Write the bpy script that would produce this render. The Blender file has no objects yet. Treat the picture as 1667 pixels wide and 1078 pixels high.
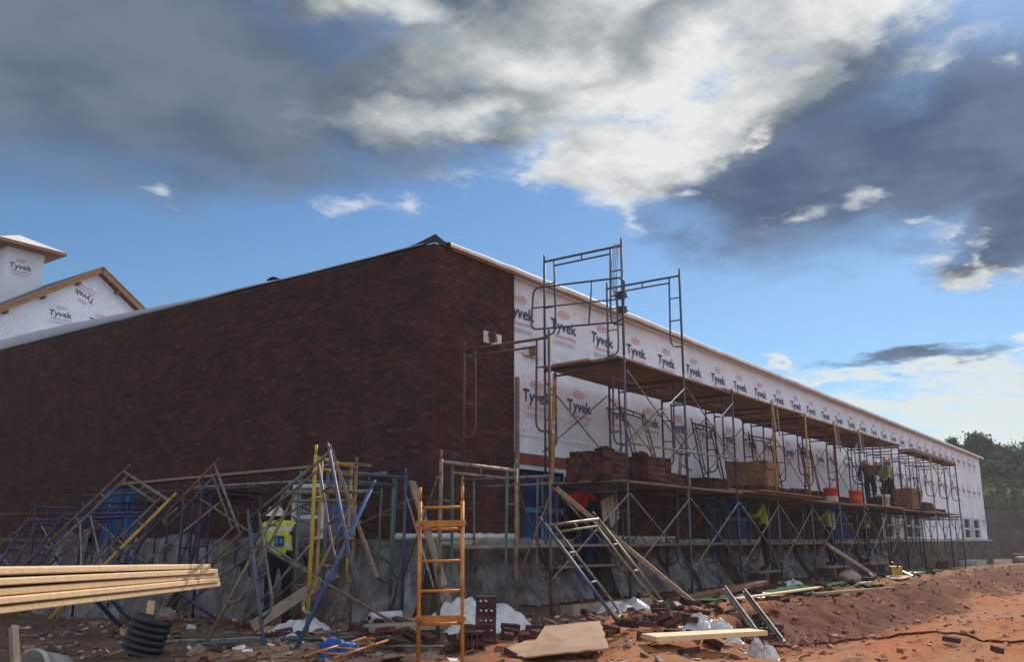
import bpy, bmesh, math, random
from mathutils import Vector, Matrix, Euler, noise as mnoise

random.seed(7)
R = math.radians
SC = bpy.context.scene
COL = SC.collection

# ------------------------------------------------------------------ camera
YAW = R(36.37)                       # heading of the lens, from +X (the long wrapped wall runs along +X)
cam_d = bpy.data.cameras.new('camera')
cam = bpy.data.objects.new('camera', cam_d)
COL.objects.link(cam)
cam.location = (-9.79, -8.67, 1.01)
cam.rotation_euler = (Matrix.Rotation(YAW - math.pi / 2, 4, 'Z') @ Matrix.Rotation(R(90 + 13.01), 4, 'X')
                      @ Matrix.Rotation(R(0.126), 4, 'Z')).to_euler()
cam_d.sensor_width = 36
cam_d.lens = 1461.6 / 1667 * 36
cam_d.clip_start = 0.1
cam_d.clip_end = 3000
SC.camera = cam

# ------------------------------------------------------------------ light
SUN_AZ, SUN_EL = R(10.5), R(33.0)     # azimuth from +X: behind the brick wall, grazing the wrapped wall
sun_d = bpy.data.lights.new('sun', 'SUN')
sun = bpy.data.objects.new('sun', sun_d)
COL.objects.link(sun)
sun_d.energy = 3.1
sun_d.angle = R(0.9)
sun_d.color = (1.0, 0.91, 0.78)
sun.rotation_euler = (math.pi / 2 - SUN_EL, 0, SUN_AZ + math.pi / 2)
SC.view_settings.view_transform = 'Standard'
SC.view_settings.look = 'None'
SC.view_settings.exposure = 0.55
SC.view_settings.gamma = 1.0

world = bpy.data.worlds.new('World')
SC.world = world
world.use_nodes = True


def build_sky():
    nt = world.node_tree
    N, L = nt.nodes, nt.links
    N.clear()
    out = N.new('ShaderNodeOutputWorld')
    bg = N.new('ShaderNodeBackground')
    sky = N.new('ShaderNodeTexSky')
    sky.sky_type = 'NISHITA'
    sky.sun_disc = False
    sky.sun_elevation = SUN_EL
    sky.sun_rotation = math.pi / 2 - SUN_AZ
    sky.air_density = 1.0
    sky.dust_density = 0.16
    sky.ozone_density = 3.0
    tc = N.new('ShaderNodeTexCoord')
    D = tc.outputs['Generated']

    def m(op, a, b=None, c=None, clamp=False):
        n = N.new('ShaderNodeMath')
        n.operation = op
        n.use_clamp = clamp
        for i, v in enumerate((a, b, c)):
            if v is None:
                continue
            if isinstance(v, (int, float)):
                n.inputs[i].default_value = v
            else:
                L.new(v, n.inputs[i])
        return n.outputs[0]

    def sstep(v, lo, hi):
        n = N.new('ShaderNodeMapRange')
        n.interpolation_type = 'SMOOTHSTEP'
        L.new(v, n.inputs[0])
        n.inputs[1].default_value = lo
        n.inputs[2].default_value = hi
        return n.outputs[0]

    # flat cloud layer: the view direction met with a plane overhead
    sep = N.new('ShaderNodeSeparateXYZ')
    L.new(D, sep.inputs[0])
    zc = m('ADD', m('MAXIMUM', sep.outputs[2], 0.0), 0.12)
    comb = N.new('ShaderNodeCombineXYZ')
    L.new(m('DIVIDE', sep.outputs[0], zc), comb.inputs[0])
    L.new(m('DIVIDE', sep.outputs[1], zc), comb.inputs[1])

    def fbm(vec, scale, detail, rough, off, dist=0.0):
        mp = N.new('ShaderNodeMapping')
        mp.inputs['Location'].default_value = off
        L.new(vec, mp.inputs[0])
        n = N.new('ShaderNodeTexNoise')
        n.inputs['Scale'].default_value = scale
        n.inputs['Detail'].default_value = detail
        n.inputs['Roughness'].default_value = rough
        n.inputs['Distortion'].default_value = dist
        L.new(mp.outputs[0], n.inputs['Vector'])
        return n.outputs[0]
    P = comb.outputs[0]
    n_edge = fbm(P, 4.2, 6, 0.60, (3.1, 1.7, 0.3))
    n_fine = fbm(P, 15.0, 5, 0.65, (0.4, 2.7, 5.3))
    n_body = fbm(P, 2.4, 3, 0.5, (7.3, 4.2, 1.1))
    n_far = fbm(P, 0.55, 4, 0.55, (1.3, 9.2, 2.0))

    wn = N.new('ShaderNodeTexNoise')
    wn.inputs['Scale'].default_value = 3.3
    wn.inputs['Detail'].default_value = 5
    wn.inputs['Roughness'].default_value = 0.55
    L.new(P, wn.inputs['Vector'])
    w1 = N.new('ShaderNodeVectorMath')
    w1.operation = 'SUBTRACT'
    L.new(wn.outputs['Color'], w1.inputs[0])
    w1.inputs[1].default_value = (0.5, 0.5, 0.5)
    w2 = N.new('ShaderNodeVectorMath')
    w2.operation = 'MULTIPLY_ADD'
    L.new(w1.outputs[0], w2.inputs[0])
    w2.inputs[1].default_value = (0.17, 0.17, 0.11)
    L.new(D, w2.inputs[2])
    DW = w2.outputs[0]

    def dotc(v):
        n = N.new('ShaderNodeVectorMath')
        n.operation = 'DOT_PRODUCT'
        L.new(DW, n.inputs[0])
        n.inputs[1].default_value = v
        return n.outputs['Value']
    # azimuth right of the lens heading and height above the horizon, in degrees
    az_ = m('MULTIPLY', m('ARCTAN2', dotc((math.sin(YAW), -math.cos(YAW), 0)), dotc((math.cos(YAW), math.sin(YAW), 0))), 57.2958)
    el_ = m('MULTIPLY', m('ARCSINE', dotc((0, 0, 1))), 57.2958)
    cc = N.new('ShaderNodeCombineXYZ')
    L.new(az_, cc.inputs[0])
    L.new(el_, cc.inputs[1])
    AE = cc.outputs[0]

    def blob(az, el, ra, re, rot=0.0):
        # soft ellipse: 1 at the middle, 0 at its rim
        mp = N.new('ShaderNodeMapping')
        mp.vector_type = 'TEXTURE'
        mp.inputs['Location'].default_value = (az, el, 0)
        mp.inputs['Rotation'].default_value = (0, 0, R(-rot))
        mp.inputs['Scale'].default_value = (ra / math.cos(R(el)), re, 1)
        L.new(AE, mp.inputs[0])
        n = N.new('ShaderNodeVectorMath')
        n.operation = 'LENGTH'
        L.new(mp.outputs[0], n.inputs[0])
        return m('MAXIMUM', m('SUBTRACT', 1.0, n.outputs['Value']), -1.0)

    def union(blobs):
        o = None
        for b in blobs:
            v = blob(*b)
            if o is None:
                o = v
            else:
                n = N.new('ShaderNodeMath')
                n.operation = 'SMOOTH_MAX'
                L.new(o, n.inputs[0])
                L.new(v, n.inputs[1])
                n.inputs[2].default_value = 0.12
                o = n.outputs[0]
        return o

    BIG = CLOUD_BIG
    cov = union(BIG)
    # the broken layer goes on all round, out of view, and is brightened there
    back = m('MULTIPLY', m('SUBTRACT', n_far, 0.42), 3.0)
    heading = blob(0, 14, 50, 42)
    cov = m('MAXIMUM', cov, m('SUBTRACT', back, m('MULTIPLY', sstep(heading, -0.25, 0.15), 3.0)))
    e = m('ADD', cov, m('ADD', m('MULTIPLY', m('SUBTRACT', n_edge, 0.5), 1.45), m('MULTIPLY', m('SUBTRACT', n_fine, 0.5), 0.70)))
    dens = sstep(e, -0.04, 0.50)
    # soft grey veils
    def veil_of(bl):
        v = m('ADD', union(bl), m('ADD', m('MULTIPLY', m('SUBTRACT', n_body, 0.5), 1.0), m('MULTIPLY', m('SUBTRACT', n_edge, 0.5), 0.45)))
        return sstep(v, -0.28, 0.62)
    veil_l = m('MULTIPLY', veil_of(CLOUD_SOFT_L), 0.93)
    veil_r = m('MULTIPLY', veil_of(CLOUD_SOFT_R), 0.93)
    # feathery bright rim where the right-hand bank thins out
    vr = m('ADD', union(CLOUD_SOFT_R[:3]), m('ADD', m('MULTIPLY', m('SUBTRACT', n_body, 0.5), 1.0), m('MULTIPLY', m('SUBTRACT', n_edge, 0.5), 0.45)))
    vr = m('ADD', vr, m('MULTIPLY', m('SUBTRACT', n_fine, 0.5), 0.9))
    band = m('MULTIPLY', sstep(vr, -0.16, 0.02), sstep(vr, 0.22, 0.04))
    fringe = m('MULTIPLY', band, m('MULTIPLY', sstep(union(CLOUD_RIM), -0.1, 0.6), sstep(n_edge, 0.40, 0.62)))
    # little torn scraps
    sm = m('ADD', union(CLOUD_SCRAP), m('ADD', m('MULTIPLY', m('SUBTRACT', n_fine, 0.5), 2.3), m('MULTIPLY', m('SUBTRACT', n_edge, 0.5), 0.8)))
    scrap = m('MULTIPLY', sstep(sm, 0.05, 1.35), 0.85)
    low = m('ADD', union(CLOUD_LOW), m('MULTIPLY', m('SUBTRACT', n_edge, 0.5), 1.3))
    low = m('MULTIPLY', sstep(low, -0.15, 0.75), 0.82)

    lit = m('ADD', m('MULTIPLY', sstep(union(CLOUD_LIT), -0.40, 0.65), 0.70), 0.19)
    lit = m('ADD', lit, m('MULTIPLY', m('SUBTRACT', n_body, 0.5), 1.15))
    lit = m('ADD', lit, m('MULTIPLY', m('SUBTRACT', n_edge, 0.5), 0.65))
    lit = m('ADD', lit, m('MULTIPLY', m('SUBTRACT', n_fine, 0.5), 0.45))
    dark = sstep(union(CLOUD_DARK), -0.25, 0.8)
    lit = m('SUBTRACT', lit, m('MULTIPLY', dark, 0.34))
    rim = m('MULTIPLY', sstep(e, 0.42, 0.04), m('SUBTRACT', 1.0, m('MULTIPLY', dark, 0.45)))
    lit = m('ADD', lit, m('MULTIPLY', rim, 0.42), clamp=True)

    ramp = N.new('ShaderNodeValToRGB')
    cr = ramp.color_ramp
    cr.elements[0].position = 0.0
    cr.elements[0].color = (0.100, 0.132, 0.190, 1)
    cr.elements[1].position = 1.0
    cr.elements[1].color = (0.80, 0.82, 0.81, 1)
    for pos, c in ((0.3, (0.165, 0.200, 0.250, 1)), (0.6, (0.36, 0.395, 0.41, 1))):
        el = cr.elements.new(pos)
        el.color = c
    L.new(lit, ramp.inputs[0])

    def mix(f, a, b):
        n = N.new('ShaderNodeMix')
        n.data_type = 'RGBA'
        L.new(f, n.inputs[0])
        for s, v in ((6, a), (7, b)):
            if isinstance(v, tuple):
                n.inputs[s].default_value = v
            else:
                L.new(v, n.inputs[s])
        return n.outputs[2]
    # clouds behind the camera brightened, out of view, to fill the shaded walls
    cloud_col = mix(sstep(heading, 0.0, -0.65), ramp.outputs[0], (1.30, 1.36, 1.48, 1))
    # sky texture scaled to picture units
    sc = N.new('ShaderNodeMix')
    sc.data_type = 'RGBA'
    sc.blend_type = 'MULTIPLY'
    sc.inputs[0].default_value = 1.0
    L.new(sky.outputs[0], sc.inputs[6])
    sc.inputs[7].default_value = SKY_TINT
    K = CLOUD_LEVEL / SKY_STRENGTH
    base = sc.outputs[2]

    def up(c):
        n = N.new('ShaderNodeVectorMath')
        n.operation = 'SCALE'
        if isinstance(c, tuple):
            n.inputs[0].default_value = c[:3]
        else:
            L.new(c, n.inputs[0])
        n.inputs['Scale'].default_value = K
        return n.outputs[0]
    c1 = mix(low, base, up((0.78, 0.80, 0.74)))
    vcol = mix(sstep(m('ADD', n_body, m('MULTIPLY', m('SUBTRACT', n_edge, 0.5), 0.5)), 0.34, 0.68), (0.085, 0.118, 0.178, 1), (0.165, 0.205, 0.262, 1))
    c2 = mix(veil_l, c1, up(vcol))
    vcol2 = mix(sstep(m('ADD', n_body, m('MULTIPLY', m('SUBTRACT', n_edge, 0.5), 0.9)), 0.30, 0.72), (0.050, 0.080, 0.150, 1), (0.130, 0.170, 0.250, 1))
    c2 = mix(veil_r, c2, up(vcol2))
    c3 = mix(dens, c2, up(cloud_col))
    c4 = mix(scrap, c3, up((0.70, 0.74, 0.76)))
    c4 = mix(m('MULTIPLY', fringe, 0.9), c4, up((0.82, 0.82, 0.80)))
    L.new(c4, bg.inputs[0])
    bg.inputs[1].default_value = SKY_STRENGTH
    L.new(bg.outputs[0], out.inputs[0])


SKY_STRENGTH = 0.10
CLOUD_LEVEL = 0.70
SKY_TINT = (0.47, 0.60, 0.685, 1)
CLOUD_BIG = [(2.9, 31.1, 15.59, 8.34, 0.0), (7.0, 23.8, 5.67, 3.97, 0.0), (19.3, 30.7, 11.15, 4.06, -12.0), (-5.7, 27.8, 8.52, 4.07, -8.0), (28.7, 15.4, 3.09, 1.3, 0.0), (14.1, 26.4, 8.3, 4.33, -20.0), (-11.8, 32.4, 9.08, 2.1, 0.0)]
CLOUD_SOFT_L = [(20.4, 26.7, 7.57, 3.44, -20.0), (-27.3, 27.3, 21.73, 7.35, -2.0), (-14.7, 25.7, 15.17, 4.69, -10.0)]
CLOUD_SOFT_R = [(25.5, 22.2, 12.71, 5.52, -10.0), (16.5, 21.1, 7.65, 3.46, 0.0), (30.3, 18.1, 4.77, 4.45, 0.0), (24.6, 10.4, 4.1, 0.75, 0.0)]
CLOUD_SCRAP = [(-11.2, 20.7, 2.33, 1.36, -8.0), (-7.6, 20.8, 2.52, 0.99, 0.0), (-23.2, 20.8, 1.72, 0.83, 0.0), (17.8, 19.8, 2.1, 0.94, -20.0), (22.5, 19.8, 1.74, 0.97, 15.0), (27.9, 26.8, 1.97, 1.27, -15.0), (31.9, 26.4, 1.03, 0.73, 0.0), (28.7, 15.0, 1.95, 0.72, -14.0), (7.7, 20.4, 1.91, 0.99, 30.0), (11.8, 21.2, 1.5, 0.52, 0.0), (28.5, 16.4, 1.96, 0.59, 40.0), (25.0, 18.1, 0.82, 0.48, 0.0), (30.2, 14.6, 1.28, 0.7, 0.0), (11.9, 23.4, 2.23, 1.48, -20.0)]
CLOUD_RIM = [(28.5, 16.3, 4.24, 2.94, 0.0), (20.6, 19.9, 6.02, 2.12, 0.0), (28.1, 27.0, 4.75, 1.58, -15.0), (14.4, 24.6, 4.37, 1.82, -30.0)]
CLOUD_LOW = [(24.7, 7.7, 7.79, 1.36, -6.0), (28.6, 8.4, 3.88, 1.29, 0.0), (19.3, 9.2, 3.23, 0.65, -4.0), (30.0, 10.5, 1.91, 0.38, -18.0), (28.9, 6.2, 7.66, 2.23, 0.0), (26.8, 9.4, 5.97, 0.73, -5.0), (17.6, 9.9, 2.19, 0.37, 0.0)]
CLOUD_LIT = [(11.4, 28.5, 11.92, 4.7, -16.0), (24.2, 29.8, 6.51, 1.95, 0.0), (2.1, 31.1, 10.89, 2.9, -10.0), (-4.8, 26.4, 5.62, 1.87, -10.0), (7.0, 24.8, 9.77, 4.51, -14.0), (16.3, 29.0, 11.89, 3.85, -20.0), (6.9, 21.0, 3.44, 2.29, 0.0), (28.7, 15.0, 2.28, 0.98, 0.0), (-9.2, 31.9, 5.68, 1.42, 0.0), (23.5, 30.6, 8.46, 1.63, 0.0)]
CLOUD_DARK = [(-26.3, 27.5, 18.09, 6.14, -4.0), (26.1, 21.9, 12.62, 5.32, -14.0), (-0.5, 32.6, 9.32, 2.15, 6.0), (9.4, 30.8, 7.16, 1.79, -10.0), (30.2, 16.7, 5.1, 3.83, 0.0), (-4.8, 24.5, 9.84, 1.89, -6.0), (15.0, 22.3, 5.86, 2.56, -20.0)]

build_sky()
SC.cycles.max_bounces = 6
SC.cycles.transparent_max_bounces = 12
SC.cycles.sample_clamp_indirect = 6
world.cycles.sampling_method = 'MANUAL'
world.cycles.sample_map_resolution = 512


# ------------------------------------------------------------------ mesh helpers
class MB:
    """collects faces, then becomes one mesh"""

    def __init__(s):
        s.v, s.f, s.m, s.t, s.sm = [], [], [], [], []

    def face(s, pts, mi=0, t=0.0, smooth=False):
        n = len(s.v)
        s.v += [tuple(p) for p in pts]
        s.f.append(tuple(range(n, n + len(pts))))
        s.m.append(mi)
        s.t.append(t)
        s.sm.append(smooth)

    def raw(s, verts, faces, mi=0, t=0.0, smooth=False):
        n = len(s.v)
        s.v += [tuple(p) for p in verts]
        for fc in faces:
            s.f.append(tuple(i + n for i in fc))
            s.m.append(mi)
            s.t.append(t)
            s.sm.append(smooth)

    BOXF = ((0, 3, 2, 1), (4, 5, 6, 7), (0, 1, 5, 4), (1, 2, 6, 5), (2, 3, 7, 6), (3, 0, 4, 7))

    def box(s, lo, hi, mi=0, t=0.0, M=None):
        x0, y0, z0 = lo
        x1, y1, z1 = hi
        vs = [(x0, y0, z0), (x1, y0, z0), (x1, y1, z0), (x0, y1, z0), (x0, y0, z1), (x1, y0, z1), (x1, y1, z1), (x0, y1, z1)]
        if M is not None:
            vs = [M @ Vector(p) for p in vs]
        s.raw(vs, MB.BOXF, mi, t)

    def beam(s, p0, p1, w, h, mi=0, t=0.0, up=(0, 0, 1)):
        """box along p0-p1, w across, h along up"""
        p0, p1 = Vector(p0), Vector(p1)
        d = (p1 - p0).normalized()
        up = Vector(up)
        a = d.cross(up)
        if a.length < 1e-4:
            a = d.cross(Vector((1, 0, 0)))
        a.normalize()
        b = a.cross(d).normalized()
        a = a * w / 2
        b = b * h / 2
        vs = [p0 - a - b, p0 + a - b, p0 + a + b, p0 - a + b, p1 - a - b, p1 + a - b, p1 + a + b, p1 - a + b]
        s.raw(vs, MB.BOXF, mi, t)

    def tube(s, pts, r, n=8, mi=0, t=0.0, cap=True, smooth=True):
        pts = [Vector(p) for p in pts]
        rs = r if isinstance(r, (list, tuple)) else [r] * len(pts)
        base = len(s.v)
        d0 = (pts[1] - pts[0]).normalized()
        a = d0.cross(Vector((0, 0, 1)))
        if a.length < 1e-3:
            a = d0.cross(Vector((1, 0, 0)))
        a.normalize()
        for i, p in enumerate(pts):
            if i == 0:
                d = d0
            elif i == len(pts) - 1:
                d = (pts[i] - pts[i - 1]).normalized()
            else:
                d = ((pts[i] - pts[i - 1]).normalized() + (pts[i + 1] - pts[i]).normalized())
                d = d.normalized() if d.length > 1e-6 else d0
            a = (a - d * a.dot(d))
            a.normalize()
            b = d.cross(a)
            for k in range(n):
                an = 2 * math.pi * k / n
                q = p + (a * math.cos(an) + b * math.sin(an)) * rs[i]
                s.v.append(tuple(q))
        for i in range(len(pts) - 1):
            for k in range(n):
                k2 = (k + 1) % n
                s.f.append((base + i * n + k, base + i * n + k2, base + (i + 1) * n + k2, base + (i + 1) * n + k))
                s.m.append(mi)
                s.t.append(t)
                s.sm.append(smooth)
        if cap:
            s.f.append(tuple(base + k for k in reversed(range(n))))
            s.f.append(tuple(base + (len(pts) - 1) * n + k for k in range(n)))
            s.m += [mi, mi]
            s.t += [t, t]
            s.sm += [False, False]

    def lathe(s, prof, n=16, M=None, mi=0, smooth=True):
        """prof: (radius, z) pairs turned about z"""
        base = len(s.v)
        for r, z in prof:
            for k in range(n):
                a = 2 * math.pi * k / n
                p = Vector((r * math.cos(a), r * math.sin(a), z))
                s.v.append(tuple(M @ p if M is not None else p))
        for i in range(len(prof) - 1):
            for k in range(n):
                k2 = (k + 1) % n
                s.f.append((base + i * n + k, base + i * n + k2, base + (i + 1) * n + k2, base + (i + 1) * n + k))
                s.m.append(mi)
                s.t.append(0)
                s.sm.append(smooth)

    def grid(s, fn, nu, nv, mi=0, smooth=True, t=0.0):
        base = len(s.v)
        for j in range(nv + 1):
            for i in range(nu + 1):
                s.v.append(tuple(fn(i / nu, j / nv)))
        for j in range(nv):
            for i in range(nu):
                a = base + j * (nu + 1) + i
                s.f.append((a, a + 1, a + nu + 2, a + nu + 1))
                s.m.append(mi)
                s.t.append(t)
                s.sm.append(smooth)

    def mesh(s, name, mats, tint=False):
        me = bpy.data.meshes.new(name)
        me.from_pydata(s.v, [], s.f)
        for mt in (mats if isinstance(mats, (list, tuple)) else [mats]):
            me.materials.append(mt)
        me.polygons.foreach_set('material_index', s.m)
        me.polygons.foreach_set('use_smooth', s.sm)
        if tint:
            at = me.attributes.new('tint', 'FLOAT', 'FACE')
            at.data.foreach_set('value', s.t)
        me.update()
        return me


def link(name, me, parent=None, loc=None, rot=None, mat=None):
    o = bpy.data.objects.new(name, me)
    COL.objects.link(o)
    if parent is not None:
        o.parent = parent
    if loc is not None:
        o.location = loc
    if rot is not None:
        o.rotation_euler = rot
    if mat is not None:
        o.material_slots[0].link = 'OBJECT'
        o.material_slots[0].material = mat
    return o


def tag(o, label=None, cat=None, group=None, kind=None):
    if label:
        o['label'] = label
    if cat:
        o['category'] = cat
    if group:
        o['group'] = group
    if kind:
        o['kind'] = kind
    return o


def thing(name, label, cat, group=None, loc=(0, 0, 0), rot=(0, 0, 0)):
    o = bpy.data.objects.new(name, None)
    COL.objects.link(o)
    o.location = loc
    o.rotation_euler = rot
    o.empty_display_size = 0.1
    return tag(o, label, cat, group)


ORD = ['first', 'second', 'third', 'fourth', 'fifth', 'sixth', 'seventh', 'eighth', 'ninth', 'tenth', 'eleventh',
       'twelfth', 'thirteenth', 'fourteenth', 'fifteenth', 'sixteenth', 'seventeenth', 'eighteenth']


# ------------------------------------------------------------------ materials
def mat(name, base, c2=None, rough=0.8, scale=6.0, lo=0.35, hi=0.65, detail=5, bump=0.0, bscale=60.0, metal=0.0,
        spec=0.3, objvar=0.0, tint=0.0, stretch=None, c3=None, scale3=1.0, lo3=0.5, hi3=0.7, obj=False, transp=0.0, trans=0.0):
    mt = bpy.data.materials.new(name)
    mt.use_nodes = True
    nt = mt.node_tree
    N, L = nt.nodes, nt.links
    b = N['Principled BSDF']
    out = N['Material Output']
    b.inputs['Roughness'].default_value = rough
    b.inputs['Metallic'].default_value = metal
    b.inputs['Specular IOR Level'].default_value = spec
    if obj:
        tc = N.new('ShaderNodeTexCoord')
        vec = tc.outputs['Object']
    else:
        g = N.new('ShaderNodeNewGeometry')
        vec = g.outputs['Position']
    if stretch:
        mp = N.new('ShaderNodeMapping')
        mp.inputs['Scale'].default_value = stretch
        L.new(vec, mp.inputs[0])
        vec = mp.outputs[0]

    def noise(sc, det=detail, ro=0.6):
        n = N.new('ShaderNodeTexNoise')
        n.inputs['Scale'].default_value = sc
        n.inputs['Detail'].default_value = det
        n.inputs['Roughness'].default_value = ro
        L.new(vec, n.inputs['Vector'])
        return n.outputs[0]

    def mr(v, a, c, d=0.0, e=1.0):
        n = N.new('ShaderNodeMapRange')
        n.interpolation_type = 'SMOOTHSTEP'
        L.new(v, n.inputs[0])
        for i, q in enumerate((a, c, d, e)):
            n.inputs[i + 1].default_value = q
        return n.outputs[0]

    def mix(f, a, c):
        n = N.new('ShaderNodeMix')
        n.data_type = 'RGBA'
        L.new(f, n.inputs[0])
        for s_, v in ((6, a), (7, c)):
            if isinstance(v, (tuple, list)):
                n.inputs[s_].default_value = tuple(v)[:3] + (1,)
            else:
                L.new(v, n.inputs[s_])
        return n.outputs[2]
    c2 = c2 or tuple(x * 0.72 for x in base)
    col = mix(mr(noise(scale), lo, hi), base, c2)
    if c3:
        col = mix(mr(noise(scale3, 4), lo3, hi3), col, c3)
    if objvar or tint:
        hs = N.new('ShaderNodeHueSaturation')
        L.new(col, hs.inputs['Color'])
        val = None
        if objvar:
            oi = N.new('ShaderNodeObjectInfo')
            val = mr(oi.outputs['Random'], 0, 1, 1 - objvar, 1 + objvar)
        if tint:
            at = N.new('ShaderNodeAttribute')
            at.attribute_name = 'tint'
            n = N.new('ShaderNodeMath')
            n.operation = 'MULTIPLY_ADD'
            L.new(at.outputs['Fac'], n.inputs[0])
            n.inputs[1].default_value = tint
            if val is not None:
                L.new(val, n.inputs[2])
            else:
                n.inputs[2].default_value = 1.0
            val = n.outputs[0]
        L.new(val, hs.inputs['Value'])
        col = hs.outputs[0]
    L.new(col, b.inputs['Base Color'])
    if bump:
        bm = N.new('ShaderNodeBump')
        bm.inputs['Strength'].default_value = bump
        bm.inputs['Distance'].default_value = 0.02
        L.new(noise(bscale, 4), bm.inputs['Height'])
        L.new(bm.outputs[0], b.inputs['Normal'])
    sh = b.outputs[0]
    if trans:
        tr = N.new('ShaderNodeBsdfTranslucent')
        L.new(col, tr.inputs[0])
        ms = N.new('ShaderNodeMixShader')
        ms.inputs[0].default_value = trans
        L.new(sh, ms.inputs[1])
        L.new(tr.outputs[0], ms.inputs[2])
        sh = ms.outputs[0]
    if transp:
        tp = N.new('ShaderNodeBsdfTransparent')
        ms = N.new('ShaderNodeMixShader')
        ms.inputs[0].default_value = transp
        L.new(sh, ms.inputs[1])
        L.new(tp.outputs[0], ms.inputs[2])
        sh = ms.outputs[0]
    L.new(sh, out.inputs[0])
    return mt


M = {}
M['brick'] = mat('brick', (0.074, 0.029, 0.024), (0.046, 0.022, 0.020), rough=0.9, scale=1.3, detail=6, bump=0.35, bscale=70,
                 tint=0.55, stretch=(1, 1, 2.2), objvar=0.0, c3=(0.15, 0.115, 0.10), scale3=2.6, lo3=0.60, hi3=0.82, spec=0.15)
M['mortar'] = mat('mortar', (0.105, 0.082, 0.074), (0.07, 0.052, 0.047), rough=0.95, scale=9, bump=0.3, spec=0.1)
M['brick_loose'] = mat('brick_loose', (0.100, 0.040, 0.034), (0.058, 0.030, 0.028), rough=0.9, scale=9, bump=0.4, objvar=0.4, spec=0.15)
M['core_hole'] = mat('core_hole', (0.012, 0.009, 0.008), rough=1, spec=0)
M['block'] = mat('block', (0.135, 0.105, 0.095), (0.10, 0.072, 0.062), rough=0.95, scale=6, bump=0.7, bscale=30, tint=0.6, objvar=0.0, spec=0.1)
M['precast'] = mat('precast', (0.42, 0.40, 0.38), (0.30, 0.28, 0.26), rough=0.85, scale=4, bump=0.2)
M['wrap'] = mat('wrap', (0.70, 0.725, 0.79), (0.60, 0.625, 0.69), rough=0.6, scale=0.9, bump=0.35, bscale=7, c3=(0.76, 0.78, 0.83), scale3=9, spec=0.35)
M['ink_navy'] = mat('ink_navy', (0.030, 0.045, 0.135), rough=0.6, spec=0.2)
M['ink_red'] = mat('ink_red', (0.55, 0.16, 0.15), (0.60, 0.24, 0.22), rough=0.6, scale=30, spec=0.2)
M['ink_grey'] = mat('ink_grey', (0.42, 0.43, 0.50), rough=0.6, spec=0.2)
M['flash_red'] = mat('flash_red', (0.24, 0.045, 0.03), (0.16, 0.035, 0.03), rough=0.6)
M['roof_white'] = mat('roof_white', (0.74, 0.72, 0.68), (0.58, 0.56, 0.53), rough=0.6, scale=2.5)
M['roof_grey'] = mat('roof_grey', (0.40, 0.42, 0.47), (0.33, 0.35, 0.40), rough=0.5, scale=2.0)
M['felt'] = mat('felt', (0.025, 0.022, 0.024), (0.04, 0.034, 0.034), rough=0.9)
M['plywood'] = mat('plywood', (0.36, 0.20, 0.10), (0.24, 0.12, 0.06), rough=0.8, scale=3, stretch=(0.6, 6, 6), objvar=0.12)
M['osb'] = mat('osb', (0.50, 0.33, 0.18), (0.34, 0.20, 0.10), rough=0.8, scale=18, detail=3, objvar=0.1)
M['lumber'] = mat('lumber', (0.70, 0.50, 0.30), (0.56, 0.38, 0.20), rough=0.7, scale=3.0, stretch=(7, 7, 30), objvar=0.10, obj=True,
                  c3=(0.30, 0.19, 0.10), scale3=2.4, lo3=0.66, hi3=0.76)
M['plank'] = mat('plank', (0.27, 0.185, 0.125), (0.16, 0.105, 0.07), rough=0.85, scale=5, stretch=(0.7, 5, 5), objvar=0.28, bump=0.25)
M['wood_grey'] = mat('wood_grey', (0.30, 0.24, 0.18), (0.20, 0.15, 0.11), rough=0.9, scale=5, objvar=0.25)
M['timber_red'] = mat('timber_red', (0.23, 0.095, 0.06), (0.15, 0.065, 0.045), rough=0.85, scale=6, objvar=0.2)
M['shingle'] = mat('shingle', (0.11, 0.115, 0.125), (0.07, 0.072, 0.08), rough=0.9, scale=12)


def paint(name, col, rust=(0.11, 0.055, 0.03), amt=0.54, rough=0.5):
    return mat(name, col, tuple(c * 0.7 for c in col), rough=rough, scale=9, c3=rust, scale3=11, lo3=amt, hi3=amt + 0.06, spec=0.35, objvar=0.15)


M['blue'] = paint('steel_blue', (0.058, 0.085, 0.140))
M['royal'] = paint('steel_royal', (0.028, 0.085, 0.20), amt=0.58)
M['navy'] = paint('steel_navy', (0.022, 0.027, 0.080), amt=0.56)
M['yellow'] = paint('steel_yellow', (0.46, 0.30, 0.035), amt=0.60)
M['brass'] = paint('steel_brass', (0.20, 0.155, 0.085), amt=0.54)
M['rust'] = paint('steel_rust', (0.155, 0.085, 0.055), amt=0.55, rough=0.75)
M['maroon'] = paint('steel_maroon', (0.16, 0.045, 0.042), amt=0.6)
M['grey'] = paint('steel_grey', (0.135, 0.13, 0.13), amt=0.52)
M['galv'] = paint('steel_galvanised', (0.225, 0.21, 0.195), amt=0.54, rough=0.6)
M['teal'] = paint('steel_teal', (0.06, 0.13, 0.11), amt=0.6)
M['orange'] = paint('steel_orange', (0.60, 0.225, 0.028), rust=(0.30, 0.10, 0.03), amt=0.56)
M['black_metal'] = paint('steel_black', (0.03, 0.03, 0.032))

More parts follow.
